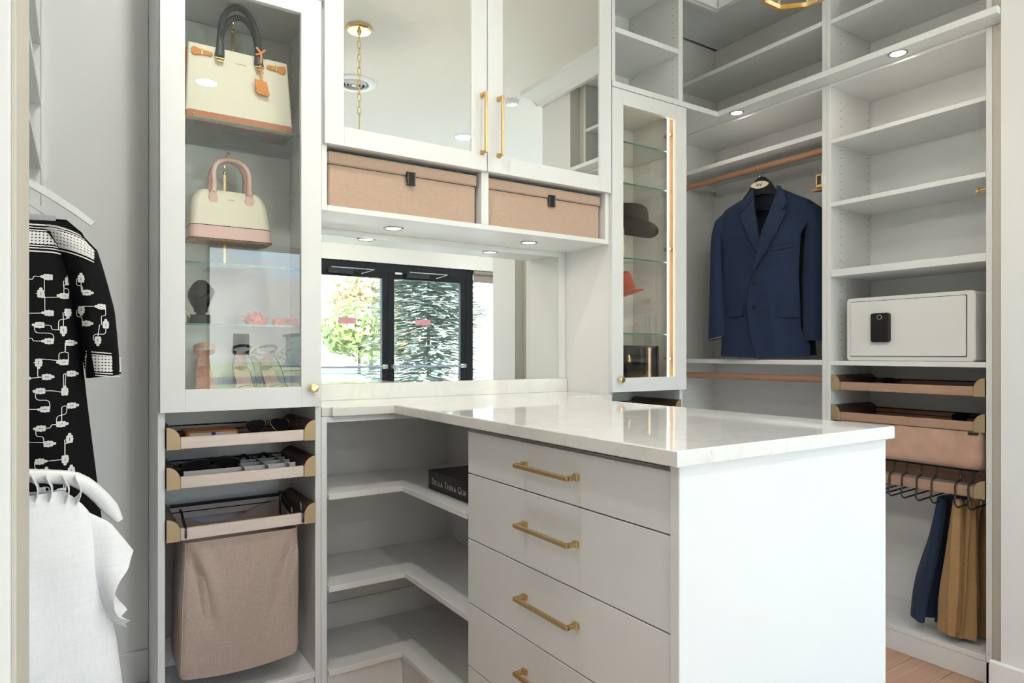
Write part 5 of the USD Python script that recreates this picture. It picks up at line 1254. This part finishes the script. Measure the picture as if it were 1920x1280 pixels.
# ================================================================ ceiling fittings and the world outside the doors
pl = thing('pendant_lantern', 'brass lantern hanging on a chain over the worktop', 'pendant light', (1.18, 0.775, 1.80))
PX, PY = 1.18, 0.775
def ngon(r, z, n=8, tw=PI / 8): g = np.arange(n) * 2 * PI / n + tw; return np.stack([PX + r * np.cos(g), PY + r * np.sin(g), np.full(n, z)], 1)
part('canopy', MB().loft([ngon(.068, 2.7495, 8), ngon(.068, 2.738, 8), ngon(.060, 2.732, 8), ngon(.004, 2.7315, 8)]), GOLD, pl)
part('canopy_loop', MB().lathe([(.011, 2.732), (.012, 2.726), (.007, 2.72), (.007, 2.712)], (PX, PY, 0), 14), GOLD, pl, 40)
z = 2.716; k = 0
while z > 2.33:
    u = (1, 0, 0) if k % 2 else (0, 1, 0); c = np.array([PX, PY, z - .019]); U = np.array(u, float)
    P = [c + U * .0085 * math.cos(t) + np.array([0, 0, .0085 * math.sin(t) + (.0115 if math.sin(t) > 0 else -.0115)]) for t in np.linspace(0, 2 * PI, 19)[:-1]]
    part('chain_link', MB().tube(P, .0021, 6, closed=True), GOLD, pl, 40); z -= .0335; k += 1
part('rod', MB().tube([(PX, PY, z + .006), (PX, PY, 2.14)], .0032, 8), GOLD, pl, 40)
part('cap', MB().loft([ngon(.010, 2.145), ngon(.030, 2.125), ngon(.056, 2.105), ngon(.058, 2.100), ngon(.002, 2.1)]), GOLD, pl)
bot, top_ = ngon(.072, 1.806), ngon(.056, 2.10)
part('lower_ring', MB().loft([[p * 1.0 for p in ngon(r, z_)] for r, z_ in ((.076, 1.802), (.076, 1.811), (.066, 1.811), (.066, 1.802))], closed=True), GOLD, pl)
for p, q in zip(bot, top_): part('post', MB().tube([p, q], .0032, 6), GOLD, pl, 40)
for i in range(8):
    j = (i + 1) % 8; c = np.array([PX, PY, 0]); e = .985
    Q = np.array([bot[i] + [0, 0, .006], bot[j] + [0, 0, .006], top_[j], top_[i]]); n = np.cross(Q[1] - Q[0], Q[3] - Q[0]); n /= np.linalg.norm(n)
    Q[:, :2] = c[:2] + (Q[:, :2] - c[:2]) * e
    part('glass_pane', MB().loft([Q, Q - n * .002]), GLASS, pl)
BULB = glow('bulb', (1.0, 0.90, 0.76), 300.0)
for i in range(3):
    a = i * 2 * PI / 3; x, y_ = PX + .022 * math.cos(a), PY + .022 * math.sin(a)
    part('candle', MB().tube([(x, y_, 1.84), (x, y_, 1.92)], .009, 12), IVORY, pl, 40)
    part('bulb', MB().lathe([(.005, 1.92), (.012, 1.938), (.013, 1.95), (.008, 1.972), (.001, 1.985)], (x, y_, 0), 16), BULB, pl, 40)
part('candle_plate', MB().lathe([(.034, 1.836), (.034, 1.84), (.001, 1.841)], (PX, PY, 0), 24), GOLD, pl, 40)
part('centre_stem', MB().tube([(PX, PY, 1.83), (PX, PY, 2.10)], .004, 8), GOLD, pl, 40)

ad = thing('air_diffuser', 'round white ceiling air diffuser with dark slots', 'air vent', (1.394, 0.097, 2.75), kind=None)
c = (1.394, .097, 2.75)
part('flange', MB().lathe([(.135, 0), (.135, -.004), (.118, -.010), (.092, -.010), (.088, -.002), (.088, 0)], c, 40, cap=False), WPLAST, ad, 40)
part('throat', MB().lathe([(.089, -.001), (.001, -.0012)], c, 40), BLACKM, ad)
for r in (.076, .056, .036): part('vane', MB().lathe([(r, -.002), (r - .008, -.016), (r - .010, -.016), (r - .004, -.002)], c, 40, cap=False), WPLAST, ad, 40)
part('hub', MB().lathe([(.016, -.002), (.016, -.016), (.001, -.018)], c, 24), WPLAST, ad, 40)
sd = thing('smoke_detector', 'small white round detector on the ceiling near the wall end', 'detector', (2.36, .39, 2.75))
part('body', MB().lathe([(.045, 0), (.045, -.014), (.036, -.026), (.001, -.028)], (2.36, .39, 2.75), 28), WPLAST, sd, 40)

CONC = pbr('pavement', (0.63, 0.62, 0.59), 0.85, noise=(1.5, 0.12, 4))
GRASS = pbr('lawn', (0.40, 0.44, 0.24), 0.9, noise=(2.0, 0.3, 5))
struct('pavement', 'pale pavement outside the entrance', box(-30, 40, -7.5, -2.99, -.10, -.02), CONC, 'pavement')
whole('lawn', box(-80, 100, -90, -7.5, -.2, -.04), GRASS, 'green lawn across the pavement outside', 'lawn', kind='stuff')
struct('road', 'grey road beyond the first strip of lawn', box(-80, 100, -30, -22, -.19, -.03), pbr('asphalt', (.13, .13, .135), .9), 'road')
BARK = pbr('bark', (0.16, 0.11, 0.08), 0.9)
SPR = leafy('spruce_needles', (0.66, 0.76, 0.68)); DEC = leafy('leaf_yellow_green', (0.58, 0.66, 0.26)); DEC2 = leafy('leaf_green', (0.34, 0.46, 0.20))
def spruce(label, x, y, h, r, seed, m):
    t = thing('spruce', label, 'tree', (x, y, -.05)); rs = np.random.default_rng(seed)
    part('trunk', MB().lathe([(.045, -.038), (.03, h * .4), (.01, h * .98)], (x, y, 0), 10), BARK, t, 40)
    mb = MB(); V, F, o = [], [], 0
    n = 11000
    for k in range(n):
        u = 1 - rs.random() ** .75 * .97; z = h * u; rad = r * (1 - u) ** .85 * (.92 + .14 * math.sin(z * 9)) + .05
        a = rs.random() * 2 * PI; q = rs.random() ** .55; L = .20 + .22 * rs.random()
        d = np.array([math.cos(a), math.sin(a), -.22 + .25 * rs.random()]); d /= np.linalg.norm(d)
        c = np.array([x, y, z]) + d * rad * q * [1, 1, 1]; s = np.cross(d, [0, 0, 1]); s /= np.linalg.norm(s); w = .06 + .05 * rs.random()
        V += [c - s * w * .4, c + d * L * .5 - s * w, c + d * L, c + d * L * .5 + s * w, c + s * w * .4]; F += [(o, o + 1, o + 2), (o, o + 2, o + 3), (o, o + 3, o + 4)]; o += 5
    part('needles', mb.add(np.array(V), np.array(F)), m, t)
def broadleaf(label, x, y, h, r, seed, m, n=2600, ls=.16):
    t = thing('tree', label, 'tree', (x, y, -.05)); rs = np.random.default_rng(seed)
    part('trunk', MB().lathe([(.13 * h / 5, -.038), (.09 * h / 5, h * .5), (.02, h * .75)], (x, y, 0), 10), BARK, t, 40)
    V, F, o = [], [], 0; cs = [(rs.normal(size=3) * [r * .42, r * .42, h * .14] + [x, y, h * .66], r * (.42 + .2 * rs.random())) for _ in range(9)]
    for k in range(n):
        c0, rr = cs[k % 9]; d = rs.normal(size=3); d /= np.linalg.norm(d); c = c0 + d * rr * rs.random() ** .35; c[2] = max(c[2], .45); s = rs.normal(size=3); s -= d * (s @ d); s /= np.linalg.norm(s); w = np.cross(d, s)
        L = ls * (.6 + .8 * rs.random())
        V += [c - s * L, c - w * L * .6, c + s * L, c + w * L * .6]; F += [(o, o + 1, o + 2), (o, o + 2, o + 3)]; o += 4
    part('foliage', MB().add(np.array(V), np.array(F)), m, t)
spruce('tall blue-green spruce outside the second entrance leaf', 6.7, -9.2, 6.4, 1.75, 3, SPR)
broadleaf('yellow-green round tree across the road outside', 12.8, -30.5, 3.9, 2.4, 5, DEC, 2600, .2)
broadleaf('orange-tinted tree behind the yellow-green one', 15.6, -36.0, 6.0, 3.0, 6, leafy('leaf_gold', (0.72, 0.58, 0.30)), 2200, .24)
broadleaf('young green tree outside the fixed shop window', 1.05, -14.6, 4.6, .95, 8, DEC2, 1500, .10)
broadleaf('dark green tree far behind the fixed shop window', -1.5, -42, 2.4, 3.0, 9, DEC2, 2000, .3)
bd_ = thing('building', 'low white building with dark windows across the road', 'building', (25, -52, 0))
BW = pbr('building_white', (0.72, 0.71, 0.68), 0.8); GW = pbr('far_window', (0.30, 0.33, 0.36), 0.3)
part('wall', box(15.6, 34, -58, -50, 0, 2.6, .02), BW, bd_)
part('roof_edge', box(15.4, 34.2, -58.2, -49.8, 2.6, 2.85, .02), pbr('roof_grey', (.35, .35, .36), .7), bd_)
for i in range(7):
    part('window', box(16.4 + i * 2.45, 17.9 + i * 2.45, -50.02, -49.96, .8, 2.1, .01), GW, bd_)
sg_ = thing('road_sign', 'blank white road sign on a post outside the window', 'sign', (2.0, -16, 0))
part('post', MB().tube([(2.0, -16, -.038), (2.0, -16, 2.0)], .03, 8), STEEL, sg_, 40); part('plate', box(1.75, 2.25, -15.96, -15.94, 1.4, 2.0, .01), BW, sg_)
# ================================================================ lamps
WARM = glow('lamp_lens', (1.0, 0.95, 0.88), CEIL_L)
PUCK = glow('puck_lens', (1.0, 0.88, 0.70), PUCK_L)
def downlight(name, label, x, y, z, r, m, group=None, cat='ceiling light'):
    t = thing(name, label, cat, (x, y, z), group=group)
    part('trim_ring', MB().lathe([(r, 0.0), (r, -0.002), (r * 1.28, -0.004), (r * 1.36, -0.002), (r * 1.36, 0.0)], (x, y, z), 32, cap=False), STEEL if r < 0.04 else WPLAST, t, 40)
    part('lens', MB().lathe([(r * 0.999, -0.0005), (r * 0.5, -0.0018), (0.001, -0.0022)], (x, y, z), 32), m, t, 40)
    return t
downlight('puck_light', 'small lit cabinet light over the worktop nearest the handbag cabinet', 0.918, 2.174, 1.534, 0.026, PUCK, None, 'cabinet light')
downlight('puck_light', 'small lit cabinet light over the worktop nearest the hat cabinet', 1.486, 2.158, 1.534, 0.026, PUCK, None, 'cabinet light')
downlight('puck_light', 'small lit light in the ledge above the navy suit', 2.4515, 1.921, 2.169, 0.024, PUCK, None, 'cabinet light')
downlight('puck_light', 'small lit light in the ledge above the shelves over the safe', 2.4515, 1.225, 2.169, 0.024, PUCK, None, 'cabinet light')
for x, y, lb_ in ((0.635, -0.38, 'round lit ceiling light mirrored on the cream handbag glass'), (2.454, -0.42, 'round lit ceiling light mirrored beside the brass door handles'),  # lamps on this line show in reflections; the rest are added, unseen, for fill
                (-1.2, -0.4, 'added unseen round ceiling light in the row nearest the dressing room, by the plain side wall'), (4.3, -0.4, 'added unseen round ceiling light in the row nearest the dressing room, by the far wall'),
                (0.635, -2.0, 'added unseen round ceiling light above the fixed shop window'), (2.454, -2.0, 'added unseen round ceiling light above the entrance leaf with the pale tree'),
                (-1.2, -2.0, 'added unseen round ceiling light by the blank wall left of the fixed shop window'.replace('left of', 'past')), (4.3, -2.0, 'added unseen round ceiling light above the sidelight pane'), (0.3, 1.3, 'added unseen round fill light inside the dressing room near the dress')):
    downlight('ceiling_light', lb_, x, y, 2.75, 0.06, WARM, 'recessed ceiling lights')
